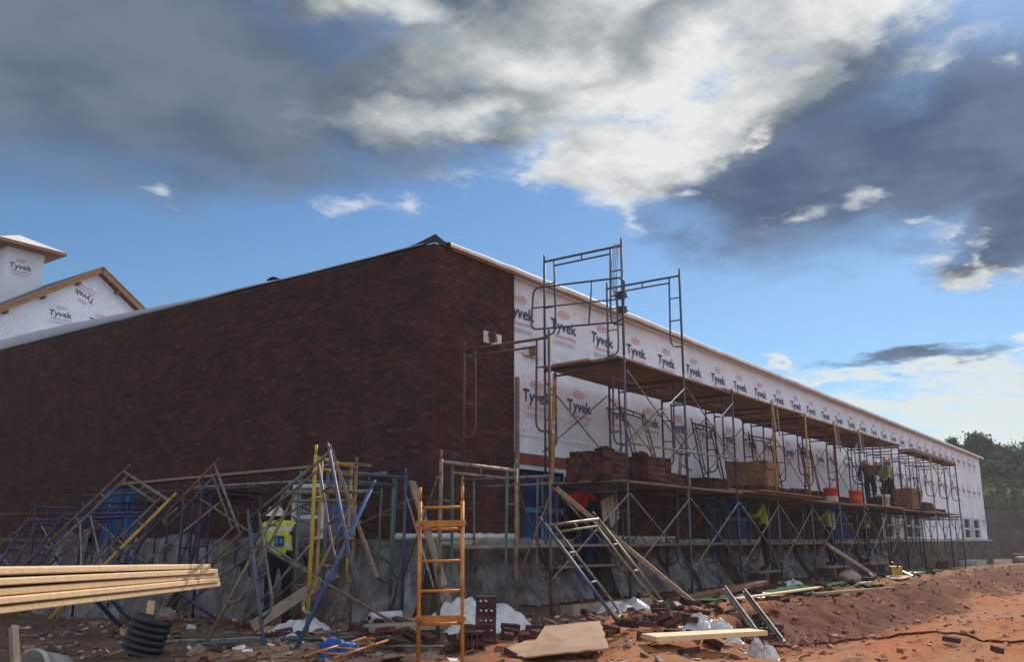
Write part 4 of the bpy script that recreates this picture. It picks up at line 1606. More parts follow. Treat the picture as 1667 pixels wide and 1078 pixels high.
for i, (a, b, c, rad, lb) in enumerate((
        ((-3.0, 3.6, 1.3), (-3.4, 2.2, 0.2), 'galv', 0.014, 'thin galvanised bar fallen across the heap under the yellow post'),
        ((-2.6, 4.6, 1.25), (-3.3, 3.0, 0.1), 'galv', 0.014, 'thin bar fallen across the left blue window'),
        ((-3.6, 4.7, 0.1), (-2.7, 5.3, 1.0), 'brass', 0.014, 'brassy bar stuck up left of the tilted yellow post'),
        ((-4.2, 2.0, 0.0), (-3.3, 2.6, 0.95), 'rust', 0.014, 'rusty bar leaning in the heap above the lumber'),
        ((-2.9, 1.6, 0.1), (-2.5, 0.4, 0.95), 'rust', 0.014, 'rusty bar leaning left of the worker'),
        ((-3.0, 0.2, 0.0), (-2.4, -0.6, 1.2), 'galv', 0.014, 'thin bar crossing behind the bright blue post'),
        ((-0.9, 0.9, 1.84), (-1.0, -0.1, 1.86), 'galv', 0.02, 'bright tube laid on the blue frame at the end of the long board'),
        ((-1.2, 3.9, 1.78), (-1.1, 1.2, 1.80), 'galv', 0.02, 'steel tube lying under the long board along the brick wall'),
        ((-1.5, 6.5, 1.70), (-1.4, 2.0, 1.72), 'black_metal', 0.022, 'dark tube lying along the frames under the long board'),
        ((-2.3, 6.9, 0.1), (-1.6, 5.4, 1.5), 'rust', 0.014, 'rusty bar leaning left of the blue film window'),
        ((-2.4, 8.6, 0.0), (-1.7, 9.6, 1.5), 'galv', 0.014, 'galvanised bar leaning at the far left'),
        ((-2.3, 4.2, 0.2), (-1.5, 2.7, 1.55), 'galv', 0.014, 'galvanised bar crossing the dark blue pair of frames'),
        ((-3.1, -0.3, 0.9), (-2.2, -1.6, 0.05), 'brass', 0.016, 'brassy bar sloping down behind the upright yellow frame'),
        ((-2.2, -0.9, 1.2), (-2.4, 0.6, 0.1), 'rust', 0.014, 'rusty bar sloping behind the blue post by the white window'),
        ((-3.6, 1.9, 0.9), (-2.9, 0.7, 0.05), 'navy', 0.018, 'dark blue bar sloping down under the toppled frame'),
        ((-3.7, -1.9, 0.03), (-3.0, -3.1, 0.02), 'galv', 0.012, 'thin rod lying in the dirt left of the orange ladder'))):
    mb = MB()
    mb.tube([a, b], rad, 7)
    tag(link('steel_bar', mb.mesh('steel_bar', M[c])), lb, 'bar', 'loose steel bars in the heap')

GP = 'loose boards and planks'
plank('long board laid on the frames along the brick wall', GP, (-1.05, 6.1, 1.90), (-1.05, 0.45, 2.00), w=0.24, h=0.04, col='plank')
plank('short end of board projecting from under the long board by the white window', GP, (-1.0, 1.6, 1.955), (-0.95, 0.32, 1.985), w=0.2, h=0.045, col='plank')
plank('yellow board leaning steeply across the frames right of the white window', GP, (-3.21, -1.41, 1.97), (-3.17, -2.15, 0.62), w=0.06, h=0.04, col='plank', name='leaning_board', up=(0.6, -0.8, 0))
plank('long round-edged board leaning from the lower deck down to the white bag', GP, (0.50, -1.83, 1.68), (1.73, -3.42, 0.02), w=0.15, h=0.06, col='plank', name='leaning_board', up=(0.3, -0.6, 0.6))
plank('grey board leaning on the wall left of the orange ladder', GP, (-0.75, -0.35, 1.75), (-0.95, -1.3, 0.02), w=0.12, h=0.04, col='wood_grey', name='leaning_board', up=(0, -1, 0.3))
plank('board leaning against the middle of the long scaffold', GP, (11.3, -2.05, 0.86), (13.6, -2.55, 0.04), w=0.22, h=0.045, col='plank', name='leaning_board', up=(0, -0.7, 0.7))
plank('pale splintered board leaning behind the yellow frame', GP, (-1.9, -0.2, 0.6), (-2.8, 0.2, 0.0), w=0.13, h=0.03, col='wood_grey', name='leaning_board', up=(0, -1, 0.4))

# orange ladder frame standing in front, and one lying in the dirt
def ladder(label, Mx, zs, flat):
    t = thing('ladder', label, 'ladder', 'orange ladder frames')
    t.matrix_world = Mx
    w = 0.36
    H = 1.47
    for k in (0, 1):
        mb = MB()
        mb.tube([(w * k, 0, -0.06), (w * k, 0, H - 0.12)], 0.0165, 10)
        mb.tube([(w * k, 0, H - 0.12), (w * k, 0, H)], 0.014, 8)
        link('rail', mb.mesh('rail', M['orange']), t)
    for z in zs:
        mb = MB()
        mb.tube([(0.015, 0, z), (w - 0.015, 0, z)], 0.012, 8)
        link('rung', mb.mesh('rung', M['orange']), t)
    for z in flat:
        mb = MB()
        mb.box((0.0, -0.028, z - 0.026), (w, -0.020, z + 0.026))
        for q in (0, 1):
            mb.tube([(w * q, -0.05, z), (w * q, 0.03, z)], 0.03, 8)
        link('bracket', mb.mesh('bracket', M['orange']), t)
    return t


yaw_l = math.atan2(-3.73 + 3.50, -3.86 + 4.02)
ladder('orange painted ladder frame standing upright in the foreground dirt', Matrix.Translation((-4.03, -3.49, -0.04)) @ Matrix.Rotation(yaw_l, 4, 'Z') @ Matrix.Rotation(R(-2), 4, 'X') @ Matrix.Rotation(R(-1), 4, 'Y'),
       (0.06, 0.36, 0.62, 0.86, 1.12, 1.30), (0.40, 1.165))
ladder('orange ladder frame lying flat in the dirt at the bottom edge', Matrix(((0.31, 0.0, 0.95, -4.42), (-0.95, 0.03, 0.31, -2.60), (0.0, -1.0, 0.035, 0.05), (0, 0, 0, 1))) @ Matrix.Scale(0.74, 4),
       (0.2, 0.6, 1.0, 1.4), ())


# ------------------------------------------------------------------ people
def cloth(name, c, c2=None, rough=0.9):
    return mat(name, c, c2, rough=rough, scale=14, bump=0.3, bscale=25, spec=0.1)


M['skin'] = mat('skin', (0.26, 0.14, 0.09), rough=0.6, scale=8)
M['hivis'] = cloth('hivis_yellow', (0.42, 0.50, 0.06), (0.31, 0.38, 0.04))
M['hivis_orange'] = cloth('hivis_orange', (0.62, 0.17, 0.03))
M['reflect'] = mat('reflective_tape', (0.42, 0.43, 0.40), rough=0.4, scale=20)
M['pants'] = cloth('dark_trousers', (0.018, 0.019, 0.026))
M['hoodie'] = cloth('grey_sleeves', (0.10, 0.10, 0.115))
M['redshirt'] = cloth('red_shirt', (0.60, 0.035, 0.025), (0.42, 0.02, 0.02))
M['plaid'] = cloth('maroon_shirt', (0.16, 0.05, 0.06), (0.07, 0.05, 0.055))
M['boot'] = cloth('boots', (0.045, 0.03, 0.02))
M['glove'] = cloth('gloves', (0.03, 0.028, 0.03))
M['hat_white'] = mat('hard_hat_white', (0.55, 0.53, 0.50), rough=0.4, scale=8)
M['hat_brown'] = mat('hard_hat_tan', (0.30, 0.20, 0.12), rough=0.5, scale=8)


def person(label, loc, rotz, pose, top, vest=None, hat='hat_white', pants='pants', scale=1.0, tape=True):
    J = dict(pelvis=(0, 0, .93), waist=(0, .01, 1.06), chest=(0, .03, 1.30), neck=(0, .05, 1.46), head=(0, .07, 1.58), crown=(0, .07, 1.67),
             shl=(-.185, .03, 1.40), shr=(.185, .03, 1.40), ell=(-.25, .0, 1.13), elr=(.25, .0, 1.13), wrl=(-.27, .10, .90), wrr=(.27, .10, .90),
             hil=(-.095, 0, .89), hir=(.095, 0, .89), knl=(-.11, .03, .49), knr=(.11, .03, .49), anl=(-.115, -.02, .09), anr=(.115, -.02, .09),
             tol=(-.13, .15, .045), tor=(.13, .15, .045))
    J.update({k_: v_ for k_, v_ in pose.items() if k_ != 'look'})
    rad = dict(pelvis=(.155, .115), waist=(.15, .11), chest=(.165, .12), neck=(.058, .058), head=(.080, .092), crown=(.062, .07),
               shl=(.068, .068), shr=(.068, .068), ell=(.050, .050), elr=(.050, .050), wrl=(.034, .034), wrr=(.034, .034),
               hil=(.100, .10), hir=(.100, .10), knl=(.066, .066), knr=(.066, .066), anl=(.048, .048), anr=(.048, .048), tol=(.045, .036), tor=(.045, .036))
    ed = [('pelvis', 'waist', 'torso'), ('waist', 'chest', 'torso'), ('chest', 'neck', 'torso'), ('neck', 'head', 'head'), ('head', 'crown', 'head'),
          ('chest', 'shl', 'torso'), ('chest', 'shr', 'torso'), ('shl', 'ell', 'arm'), ('shr', 'elr', 'arm'), ('ell', 'wrl', 'arm'), ('elr', 'wrr', 'arm'),
          ('pelvis', 'hil', 'leg'), ('pelvis', 'hir', 'leg'), ('hil', 'knl', 'leg'), ('hir', 'knr', 'leg'), ('knl', 'anl', 'leg'), ('knr', 'anr', 'leg'), ('anl', 'tol', 'foot'), ('anr', 'tor', 'foot')]
    names = list(J)
    bm = bmesh.new()
    vs = {}
    skl = bm.verts.layers.skin.verify()
    for n in names:
        v = bm.verts.new(J[n])
        v[skl].radius = rad[n]
        v[skl].use_root = (n == 'pelvis')
        vs[n] = v
    for a, b, _ in ed:
        bm.edges.new((vs[a], vs[b]))
    me = bpy.data.meshes.new('body')
    bm.to_mesh(me)
    bm.free()
    tmp = bpy.data.objects.new('tmp', me)
    COL.objects.link(tmp)
    tmp.modifiers.new('skin', 'SKIN').use_smooth_shade = True
    sb = tmp.modifiers.new('sub', 'SUBSURF')
    sb.levels = sb.render_levels = 2
    bpy.context.view_layer.update()
    body = bpy.data.meshes.new_from_object(tmp.evaluated_get(bpy.context.evaluated_depsgraph_get()))
    bpy.data.objects.remove(tmp)
    body.name = 'person'
    body.materials.clear()
    for k in ('skin', top, pants, 'boot'):
        body.materials.append(M[k])
    idx = dict(head=0, torso=1, arm=1, leg=2, foot=3)
    S = [(Vector(J[a]), Vector(J[b]), k) for a, b, k in ed]

    def near(p):
        best = None
        for a, b, k in S:
            d = b - a
            t = max(0, min(1, (p - a).dot(d) / d.length_squared))
            r = (p - a - d * t).length
            if best is None or r < best[0]:
                best = (r, k, t)
        return best
    kinds = []
    for p in body.polygons:
        r, k, t = near(p.center)
        if k == 'head' and p.center.z < J['neck'][2] + 0.02:
            k = 'torso'
        kinds.append(k)
        p.material_index = idx[k]
        p.use_smooth = True
    o = thing('person', label, 'person', 'masons at work', loc, (0, 0, rotz))
    o.scale = (scale,) * 3
    ob = link('body', body, o)
    if vest:
        cvx = {}
        mb = MB()
        nrm = [v.normal for v in body.vertices]
        ax0, ax1 = Vector(J['pelvis']), Vector(J['neck'])
        ax = (ax1 - ax0)
        for p, k in zip(body.polygons, kinds):
            if k != 'torso':
                continue
            c = p.center
            t = (c - ax0).dot(ax) / ax.length_squared
            if t < -0.12 or t > 0.98:
                continue
            band = tape and (0.16 < t < 0.30 or 0.66 < t < 0.78)
            mb.face([body.vertices[i].co + nrm[i] * 0.018 for i in p.vertices], 1 if band else 0, 0, True)
        if mb.f:
            link('vest', mb.mesh('vest', [M[vest], M['reflect']]), o)
    # gloves: palm, four fingers and a thumb, loosely curled
    for s, w, e in ((-1, 'wrl', 'ell'), (1, 'wrr', 'elr')):
        wv, ev = Vector(J[w]), Vector(J[e])
        d = (wv - ev).normalized()
        side = d.cross(Vector((1, 0, 0)))
        side.normalize()
        cu = d.cross(side).normalized() * s
        mb = MB()
        mb.tube([wv - d * 0.02, wv + d * 0.03, wv + d * 0.085], [0.033, 0.042, 0.036], 8)
        for q in range(4):
            b0 = wv + d * 0.075 + side * (q - 1.5) * 0.020
            l = (0.062, 0.075, 0.070, 0.052)[q]
            mb.tube([b0, b0 + d * l * 0.55 + cu * 0.012, b0 + d * l * 0.8 + cu * 0.04], [0.0105, 0.0095, 0.008], 6)
        b0 = wv + d * 0.03 + side * 0.034
        mb.tube([b0, b0 + d * 0.035 + side * 0.022 + cu * 0.01, b0 + d * 0.06 + side * 0.018 + cu * 0.03], [0.013, 0.011, 0.009], 6)
        link('glove', mb.mesh('glove', M['glove']), o)
    hd = Vector(J['head'])
    fwd = Vector((0, 1, 0))
    if 'look' in pose:
        fwd = Vector(pose['look']).normalized()
    rt = fwd.cross(Vector((0, 0, 1))).normalized()
    mb = MB()
    mb.raw([hd + fwd * 0.085 + Vector((0, 0, .03)), hd + fwd * 0.085 + rt * .015 - Vector((0, 0, .02)), hd + fwd * 0.085 - rt * .015 - Vector((0, 0, .02)), hd + fwd * 0.118 - Vector((0, 0, .015))],
           [(0, 1, 3), (0, 3, 2), (1, 2, 3)])
    link('nose', mb.mesh('nose', M['skin']), o)
    for s in (-1, 1):
        mb = MB()
        c = hd + rt * 0.088 * s
        mb.box(c - Vector((.01, .02, .032)), c + Vector((.01, .02, .032)))
        link('ear', mb.mesh('ear', M['skin']), o)
        mb = MB()
        c = hd + rt * 0.032 * s + fwd * 0.086 + Vector((0, 0, 0.02))
        mb.box(c - Vector((.01, .006, .006)), c + Vector((.01, .006, .006)))
        link('eye', mb.mesh('eye', M['dark']), o)
    if hat:
        mb = MB()
        Mh = Matrix.Translation(hd + Vector((0, 0, 0.035)))
        mb.lathe([(0.150, 0.0), (0.135, 0.012), (0.122, 0.03), (0.112, 0.075), (0.085, 0.112), (0.045, 0.130), (0.001, 0.135)], 18, Mh)
        mb.box((-0.012, -0.11, 0.06), (0.012, 0.11, 0.142), M=Mh)
        link('hard_hat', mb.mesh('hard_hat', M[hat]), o)
    return o


W1X, W1Y = -1.82, 0.98
FACE = YAW - math.pi / 2          # facing away from the lens
w1 = person('mason in a yellow vest and white hard hat bending before the brick wall, back turned', (W1X, W1Y, gz(W1X, W1Y) - 0.02), FACE + R(12),
            dict(waist=(0, .03, 1.04), chest=(-.03, .13, 1.25), neck=(-.06, .21, 1.38), head=(-.10, .26, 1.45), crown=(-.11, .28, 1.53),
                 shl=(-.21, .13, 1.33), shr=(.15, .14, 1.34), ell=(-.37, .15, 1.10), wrl=(-.47, .20, .88), elr=(.27, .12, 1.10), wrr=(.34, .26, .93),
                 knl=(-.12, .10, .50), knr=(.12, .06, .50), look=(-1, .6, -.3)), 'hoodie', 'hivis', scale=0.97)
# patch on the vest back
mb = MB()
mb.box((-0.075, -0.115, 1.08), (0.055, -0.108, 1.22))
mb2 = MB()
mb2.box((-0.060, -0.121, 1.10), (-0.03, -0.116, 1.20))
mb2.box((-0.005, -0.121, 1.12), (0.035, -0.116, 1.18))
bp = link('vest_patch', mb.mesh('vest_patch', M['ink_navy']), w1)
link('vest_mark', mb2.mesh('vest_mark', M['film_pale']), bp)

bend = dict(waist=(0, .05, 1.05), chest=(0, .20, 1.24), neck=(0, .32, 1.33), head=(0, .40, 1.36), crown=(0, .45, 1.42), shl=(-.18, .22, 1.31), shr=(.18, .22, 1.31),
            ell=(-.24, .32, 1.06), elr=(.24, .32, 1.06), wrl=(-.18, .50, .95), wrr=(.18, .50, .95), look=(0, .8, -.6))
up_arm = dict(ell=(-.24, .16, 1.20), elr=(.26, .16, 1.18), wrl=(-.18, .40, 1.25), wrr=(.2, .40, 1.22))
person('mason in a red shirt and black trousers under the near end of the lower deck', (3.72, -0.16, 0.57), R(-82), dict(up_arm, head=(.0, .12, 1.44), crown=(0, .14, 1.5), neck=(0, .1, 1.34), chest=(0, .07, 1.22), shl=(-.185, .08, 1.28), shr=(.185, .08, 1.28)), 'redshirt', None, 'hat_white', scale=0.93)
person('mason in a yellow vest laying brick under the lower deck, nearer of two', (10.6, -0.85, 0.30), R(20), dict(up_arm), 'hivis', 'hivis', 'hat_white', tape=False)
person('mason in a yellow vest under the lower deck below the buckets', (15.4, -0.85, 0.30), R(-10), dict(up_arm), 'hivis', 'hivis', 'hat_white', tape=True)
person('mason under the lower deck below the white bucket, half hidden by braces', (19.4, -0.7, 0.30), R(25), dict(up_arm), 'hoodie', 'hivis', 'hat_white', tape=False)
person('mason in a yellow vest on the lower deck beside the far mortar tub, bending', (21.3, -0.95, 1.94), R(70), dict(bend), 'hoodie', 'hivis', 'hat_brown')
person('mason in an orange vest standing on the lower deck behind the far mortar tub', (22.6, -0.75, 1.94), R(30), dict(up_arm), 'hivis', 'hivis_orange', 'hat_brown', tape=False)
person('mason in a maroon shirt bending over on the deck left of the far tub', (19.9, -0.8, 1.94), R(-60), dict(bend), 'plaid', None, 'hat_brown')
# what they stand on
plank('low board behind the near scaffold under the red shirted mason', 'low boards the masons stand on', (2.4, -0.30, 0.548), (4.85, -0.30, 0.548), w=0.28, col='wood_grey')
for x, lb in ((10.6, 'the nearer yellow vested mason'), (15.4, 'the mason below the buckets'), (19.4, 'the half hidden mason')):
    z = 0.55 if x < 5 else 0.30
    for s in (-1, 1):
        mb = MB()
        n = int(round((z - 0.04 + 0.05) / 0.2))
        h = (z - 0.04 + 0.05) / max(1, n)
        t = thing('block_pier', 'pier of concrete blocks under the low board of %s, %s side' % (lb, 'left' if s < 0 else 'right'), 'blocks', 'block piers under the low boards', (x + s * 0.5, -0.85, -0.05))
        for q in range(max(1, n)):
            m1 = MB()
            m1.box((-0.1, -0.2, q * h), (0.1, 0.2, (q + 1) * h - 0.004))
            link('block', m1.mesh('block', M['block']), t)
    plank('low board on blocks under %s' % lb, 'low boards the masons stand on', (x - 0.8, -0.85, z - 0.021), (x + 0.8, -0.85, z - 0.021), w=0.3, col='wood_grey')

# white insulation boards carried by the red shirted mason
for i, (a, rz, sx) in enumerate(((0.0, R(-14), 0.62), (0.16, R(-22), 0.5))):
    mb = MB()
    Mx = Matrix.Translation((4.30 + 0.28 * i, -0.42 + 0.05 * i, 1.55 - 0.10 * i)) @ Matrix.Rotation(R(10), 4, 'Z') @ Matrix.Rotation(rz, 4, 'Y')
    mb.box((-sx / 2, -0.012, -0.17), (sx / 2, 0.012, 0.17), M=Mx)
    for q in (-0.1, 0.1):
        mb.box((q - 0.006, -0.015, -0.13), (q + 0.006, -0.0125, 0.10), 1, M=Mx)
    tag(link('foam_board', mb.mesh('foam_board', [M['hat_white'], M['ink_navy']])), '%s white board held by the red shirted mason' % ('larger' if i == 0 else 'smaller'), 'board', 'white boards held under the deck')


# ------------------------------------------------------------------ bricks, stacks, tubs, buckets
def cored_brick():
    """brick with three square cores through the bed faces (bed faces look along y)"""
    L_, T, H = 0.190, 0.057, 0.090
    mb = MB()
    xs = [0, 0.028, 0.058, 0.080, 0.110, 0.132, 0.162, L_]
    zs = [0, 0.030, 0.060, H]
    for yy, fl in ((0, False), (T, True)):
        for i in range(7):
            for j in range(3):
                if j == 1 and i in (1, 3, 5):
                    continue
                q = [(xs[i], yy, zs[j]), (xs[i + 1], yy, zs[j]), (xs[i + 1], yy, zs[j + 1]), (xs[i], yy, zs[j + 1])]
                mb.face(q[::-1] if fl else q)
    for i in (1, 3, 5):
        a, b, c, d = xs[i], xs[i + 1], zs[1], zs[2]
        mb.raw([(a, 0, c), (b, 0, c), (b, 0, d), (a, 0, d), (a, T, c), (b, T, c), (b, T, d), (a, T, d)], [(0, 1, 5, 4), (1, 2, 6, 5), (2, 3, 7, 6), (3, 0, 4, 7)], 0)
    mb.raw([(0, 0, 0), (L_, 0, 0), (L_, 0, H), (0, 0, H), (0, T, 0), (L_, T, 0), (L_, T, H), (0, T, H)], [(0, 4, 5, 1), (1, 5, 6, 2), (2, 6, 7, 3), (3, 7, 4, 0)])
    return mb.mesh('brick', M['brick_loose'])


BRICK = cored_brick()
rs = random.Random(77)


def brick_stack(label, loc, rotz, nx, ny, nz, ragged=0.3):
    t = thing('brick_stack', label, 'brick stack', 'brick stacks on the scaffold and the ground', loc, (0, 0, rotz))
    for k in range(nz):
        for i in range(nx):
            for j in range(ny):
                if 0 < i < nx - 1 and 0 < j < ny - 1 and k < nz - 2:
                    continue
                if k == nz - 1 and rs.random() < ragged:
                    continue
                o = link('brick', BRICK, t, (i * 0.194 + rs.uniform(-.006, .006), j * 0.0595 + rs.uniform(-.004, .004), k * 0.0915), (0, 0, rs.uniform(-.03, .03)))
    return t


DZ = BZ + 0.065
brick_stack('stack of cored bricks at the near end of the lower deck', (1.98 + 0.35, -1.55, DZ), R(2), 4, 12, 5)
brick_stack('second stack of cored bricks from the near end of the lower deck', (3.62, -1.60, DZ), R(-3), 4, 12, 5)
brick_stack('low brick stack on the deck below the leaning brassy frame', (5.1, -1.3, DZ), R(2), 4, 12, 3, 0.5)
brick_stack('brick stack on the deck just left of the near mortar box', (6.6, -1.35, DZ), R(-2), 6, 12, 3)
brick_stack('brick stack under the near mortar box', (8.98, -1.55, DZ + 0.05), R(1), 5, 14, 2, 0.0)
brick_stack('brick stack behind the yellow post right of the near mortar box', (11.2, -1.15, DZ), R(4), 6, 10, 3, 0.45)
brick_stack('brick stack beside the red bucket', (13.0, -0.85, DZ), R(-3), 5, 8, 4, 0.5)
brick_stack('small brick stack between the red and the orange bucket', (14.55, -0.85, DZ), R(3), 4, 8, 4, 0.5)
brick_stack('brick stack between the orange and the white bucket', (16.5, -0.9, DZ), R(-2), 6, 8, 3, 0.5)
brick_stack('wide ragged brick stack at the far end of the lower deck', (24.1, -1.45, DZ), R(1), 9, 12, 4, 0.35)
brick_stack('ragged end of the brick stack at the far end of the deck', (26.0, -1.45, DZ), R(-2), 7, 12, 2, 0.4)
brick_stack('small upright pile of bricks on the ground right of the orange ladder', (-2.73, -3.05, gz(-2.7, -3.1) - 0.01), R(-52), 1, 3, 5, 0.0)
brick_stack('low pile of bricks on the ground at the foot of the orange ladder', (-3.15, -3.25, gz(-3.1, -3.2) - 0.01), R(-40), 1, 4, 2, 0.2)
brick_stack('pile of bricks on the ground before the far scaffold', (21.0, -2.6, gz(21, -2.6) - 0.01), R(10), 4, 6, 3, 0.4)


def mortar_box(label, loc, rotz, w, d, h, flare, legs, c):
    t = thing('mortar_box', label, 'mortar box', 'mortar boxes on the lower deck', loc, (0, 0, rotz))
    b = [(-w / 2 + flare, -d / 2 + flare * .5), (w / 2 - flare, -d / 2 + flare * .5), (w / 2 - flare, d / 2 - flare * .5), (-w / 2 + flare, d / 2 - flare * .5)]
    tp = [(-w / 2, -d / 2), (w / 2, -d / 2), (w / 2, d / 2), (-w / 2, d / 2)]
    for i in range(4):
        j = (i + 1) % 4
        mb = MB()

        def fn(s, q, i=i, j=j, off=0.0):
            x0 = b[i][0] * (1 - s) + b[j][0] * s
            y0 = b[i][1] * (1 - s) + b[j][1] * s
            x1 = tp[i][0] * (1 - s) + tp[j][0] * s
            y1 = tp[i][1] * (1 - s) + tp[j][1] * s
            sag = (-0.02 * math.sin(s * 9 + i) + 0.03 * mnoise.noise(Vector((s * 6, i, 0)))) * q
            kx = 1 - off
            return ((x0 * (1 - q) + x1 * q) * kx, (y0 * (1 - q) + y1 * q) * kx, legs + h * q + sag)
        mb.grid(fn, 10, 4)
        mb.grid(lambda s, q: fn(s, q, off=0.06), 10, 4)
        mb.grid(lambda s, q: [a * (1 - q) + c_ * q for a, c_ in zip(fn(s, 1), fn(s, 1, off=0.06))], 10, 1)
        link('side', mb.mesh('side', M[c]), t)
    mb = MB()
    mb.box((b[0][0], b[0][1], legs - 0.02), (b[2][0], b[2][1], legs))
    mb.box((b[0][0] * 1.05, b[0][1] * 1.0, legs + h * 0.72), (b[2][0] * 1.05, b[2][1], legs + h * 0.75), 1)
    link('mortar', mb.mesh('mortar', [M[c], M['mortar']]), t)
    for sx in (-1, 1):
        mb = MB()
        mb.box((sx * w * 0.3 - 0.05, -d / 2 + 0.05, 0), (sx * w * 0.3 + 0.05, d / 2 - 0.05, legs - 0.02))
        link('skid', mb.mesh('skid', M['timber_red']), t)
    return t


M['burlap'] = mat('tub_brown', (0.25, 0.128, 0.075), (0.14, 0.072, 0.045), rough=0.9, scale=7, bump=0.5, bscale=30, c3=(0.30, 0.25, 0.21), scale3=4, lo3=0.58, hi3=0.75)
mortar_box('large brown mortar box with ragged rim on the lower deck', (9.45, -1.10, BZ + 0.25), R(4), 0.98, 0.92, 0.50, 0.05, 0.06, 'burlap')
mortar_box('tapered brown mortar tub at the feet of the masons on the far deck', (22.3, -1.15, BZ + 0.065), R(0), 1.55, 1.0, 0.62, 0.16, 0.10, 'burlap')


def bucket(label, loc, r, h, col, band=None, tilt=(0, 0, 0), lab=None):
    t = thing('bucket', label, 'bucket', None, loc, tilt)
    mb = MB()
    mb.lathe([(0.001, 0.012), (r * 0.84, 0.012), (r * 0.84, 0), (r * 0.86, 0), (r * 0.93, h * 0.5), (r * 0.99, h * 0.86), (r * 1.06, h * 0.87), (r * 1.06, h * 0.90), (r, h * 0.905), (r * 1.01, h), (r * 0.96, h), (r * 0.80, 0.03), (0.001, 0.02)], 20)
    link('shell', mb.mesh('shell', col), t)
    mb = MB()
    pts = [(r * 1.04 * math.cos(a), r * 1.04 * math.sin(a) * 0.25 - r * 0.9 * math.sin(a) * 0.9, h * 0.9 - r * 0.7 * math.sin(a)) for a in [math.pi * i / 12 for i in range(13)]]
    mb.tube(pts, 0.004, 5)
    link('handle', mb.mesh('handle', M['grey']), t)
    if band:
        mb = MB()
        q = lambda z: r * (0.86 + 0.13 * z / h / 0.86) + 0.003
        mb.lathe([(q(h * band[0]), h * band[0]), (q(h * band[1]), h * band[1])], 20)
        link('label_band', mb.mesh('label_band', band[2]), t)
    return t


plast = lambda n, c: mat(n, c, tuple(x * 0.8 for x in c), rough=0.45, scale=9, spec=0.4)
M['b_red'] = plast('bucket_red', (0.55, 0.03, 0.03))
M['b_orange'] = plast('bucket_orange', (0.72, 0.09, 0.03))
M['b_white'] = plast('bucket_white', (0.50, 0.50, 0.47))
bk = bucket('red bucket with a white lower band on the lower deck', (13.55, -1.52, DZ + 0.01), 0.19, 0.36, M['b_red'], (0.06, 0.42, M['b_white']))
bk = bucket('orange red bucket on the lower deck, right of the red one', (15.75, -1.50, DZ + 0.01), 0.19, 0.40, M['b_orange'])
bk = bucket('white bucket with dark rim and blue print on the lower deck', (18.45, -1.50, DZ + 0.01), 0.21, 0.38, M['b_white'], (0.80, 0.98, M['b_white']))
mb = MB()
for i in range(3):
    for (a0, a1) in ((-118, -92), (-88, -70), (-140, -124)):
        q = [R(a0 + (a1 - a0) * s_) for s_ in (0, .5, 1)]
        for s_ in range(2):
            z = 0.12 + i * 0.06
            rr_ = 0.207
            mb.face([(rr_ * math.cos(q[s_]), rr_ * math.sin(q[s_]), z), (rr_ * math.cos(q[s_ + 1]), rr_ * math.sin(q[s_ + 1]), z), (rr_ * math.cos(q[s_ + 1]), rr_ * math.sin(q[s_ + 1]), z + 0.03), (rr_ * math.cos(q[s_]), rr_ * math.sin(q[s_]), z + 0.03)])
link('blue_print', mb.mesh('blue_print', M['ink_navy']), bk)
bucket('black bucket lying on the deck between the orange and white buckets', (17.3, -1.45, DZ + 0.15), 0.15, 0.3, M['boot'], tilt=(R(90), 0, R(30)))

# mason's level against the near frame, and small tools on the near stacks
lv = thing('spirit_level', 'long yellow spirit level standing upright by the near end of the deck', 'level', None, (X0 + BAY - 0.03, -0.42, DZ), (R(2), 0, R(20)))
mb = MB()
mb.box((-0.012, -0.032, 0), (0.012, -0.026, 1.8))
mb.box((-0.012, 0.026, 0), (0.012, 0.032, 1.8))
mb.box((-0.003, -0.026, 0), (0.003, 0.026, 0.8))
mb.box((-0.003, -0.026, 1.0), (0.003, 0.026, 1.8))
link('beam', mb.mesh('beam', M['yellow']), lv)
for z in (0.18, 0.87, 1.6):
    mb = MB()
    mb.box((-0.010, -0.024, z), (0.010, 0.024, z + 0.1))
    link('vial', mb.mesh('vial', M['ink_red']), lv)


def crumple(name, label, cat, loc, size, mt, seed, group=None, flat=1.0, spike=0.5, n=3):
    bm = bmesh.new()
    bmesh.ops.create_icosphere(bm, subdivisions=n, radius=1.0)
    for v in bm.verts:
        p = v.co.copy()
        k = 1 + spike * 0.8 * mnoise.fractal(Vector((p.x * 1.3, p.y * 1.3, p.z * 0.7)) + Vector((seed, 0, 0)), 0.6, 2.2, 4) + spike * 0.55 * (1 - 2 * abs(mnoise.noise(Vector((p.x * 3.4 + p.z, p.y * 3.4, p.z * 1.6)) + Vector((0, seed, 0))))) * 0.6 + spike * 0.22 * (1 - 2 * abs(mnoise.noise(Vector((p.x * 8, p.y * 8 + p.z * 3, p.z * 4)) + Vector((0, seed, 2)))))
        v.co = Vector((p.x * size[0], p.y * size[1], max(-0.25, p.z) * size[2] * flat)) * k
    me = bpy.data.meshes.new(name)
    bm.to_mesh(me)
    bm.free()
    me.polygons.foreach_set('use_smooth', [True] * len(me.polygons))
    me.materials.append(mt)
    o = link(name, me, None, loc)
    return tag(o, label, cat, group)


crumple('rag', 'dark rag bundle on top of the nearest brick stack', 'rag', (2.75, -1.3, DZ + 0.48), (0.16, 0.12, 0.07), M['boot'], 3.3)
crumple('rag', 'dark glove bundle on top of the second brick stack', 'rag', (3.8, -1.35, DZ + 0.48), (0.14, 0.12, 0.06), M['boot'], 5.1)
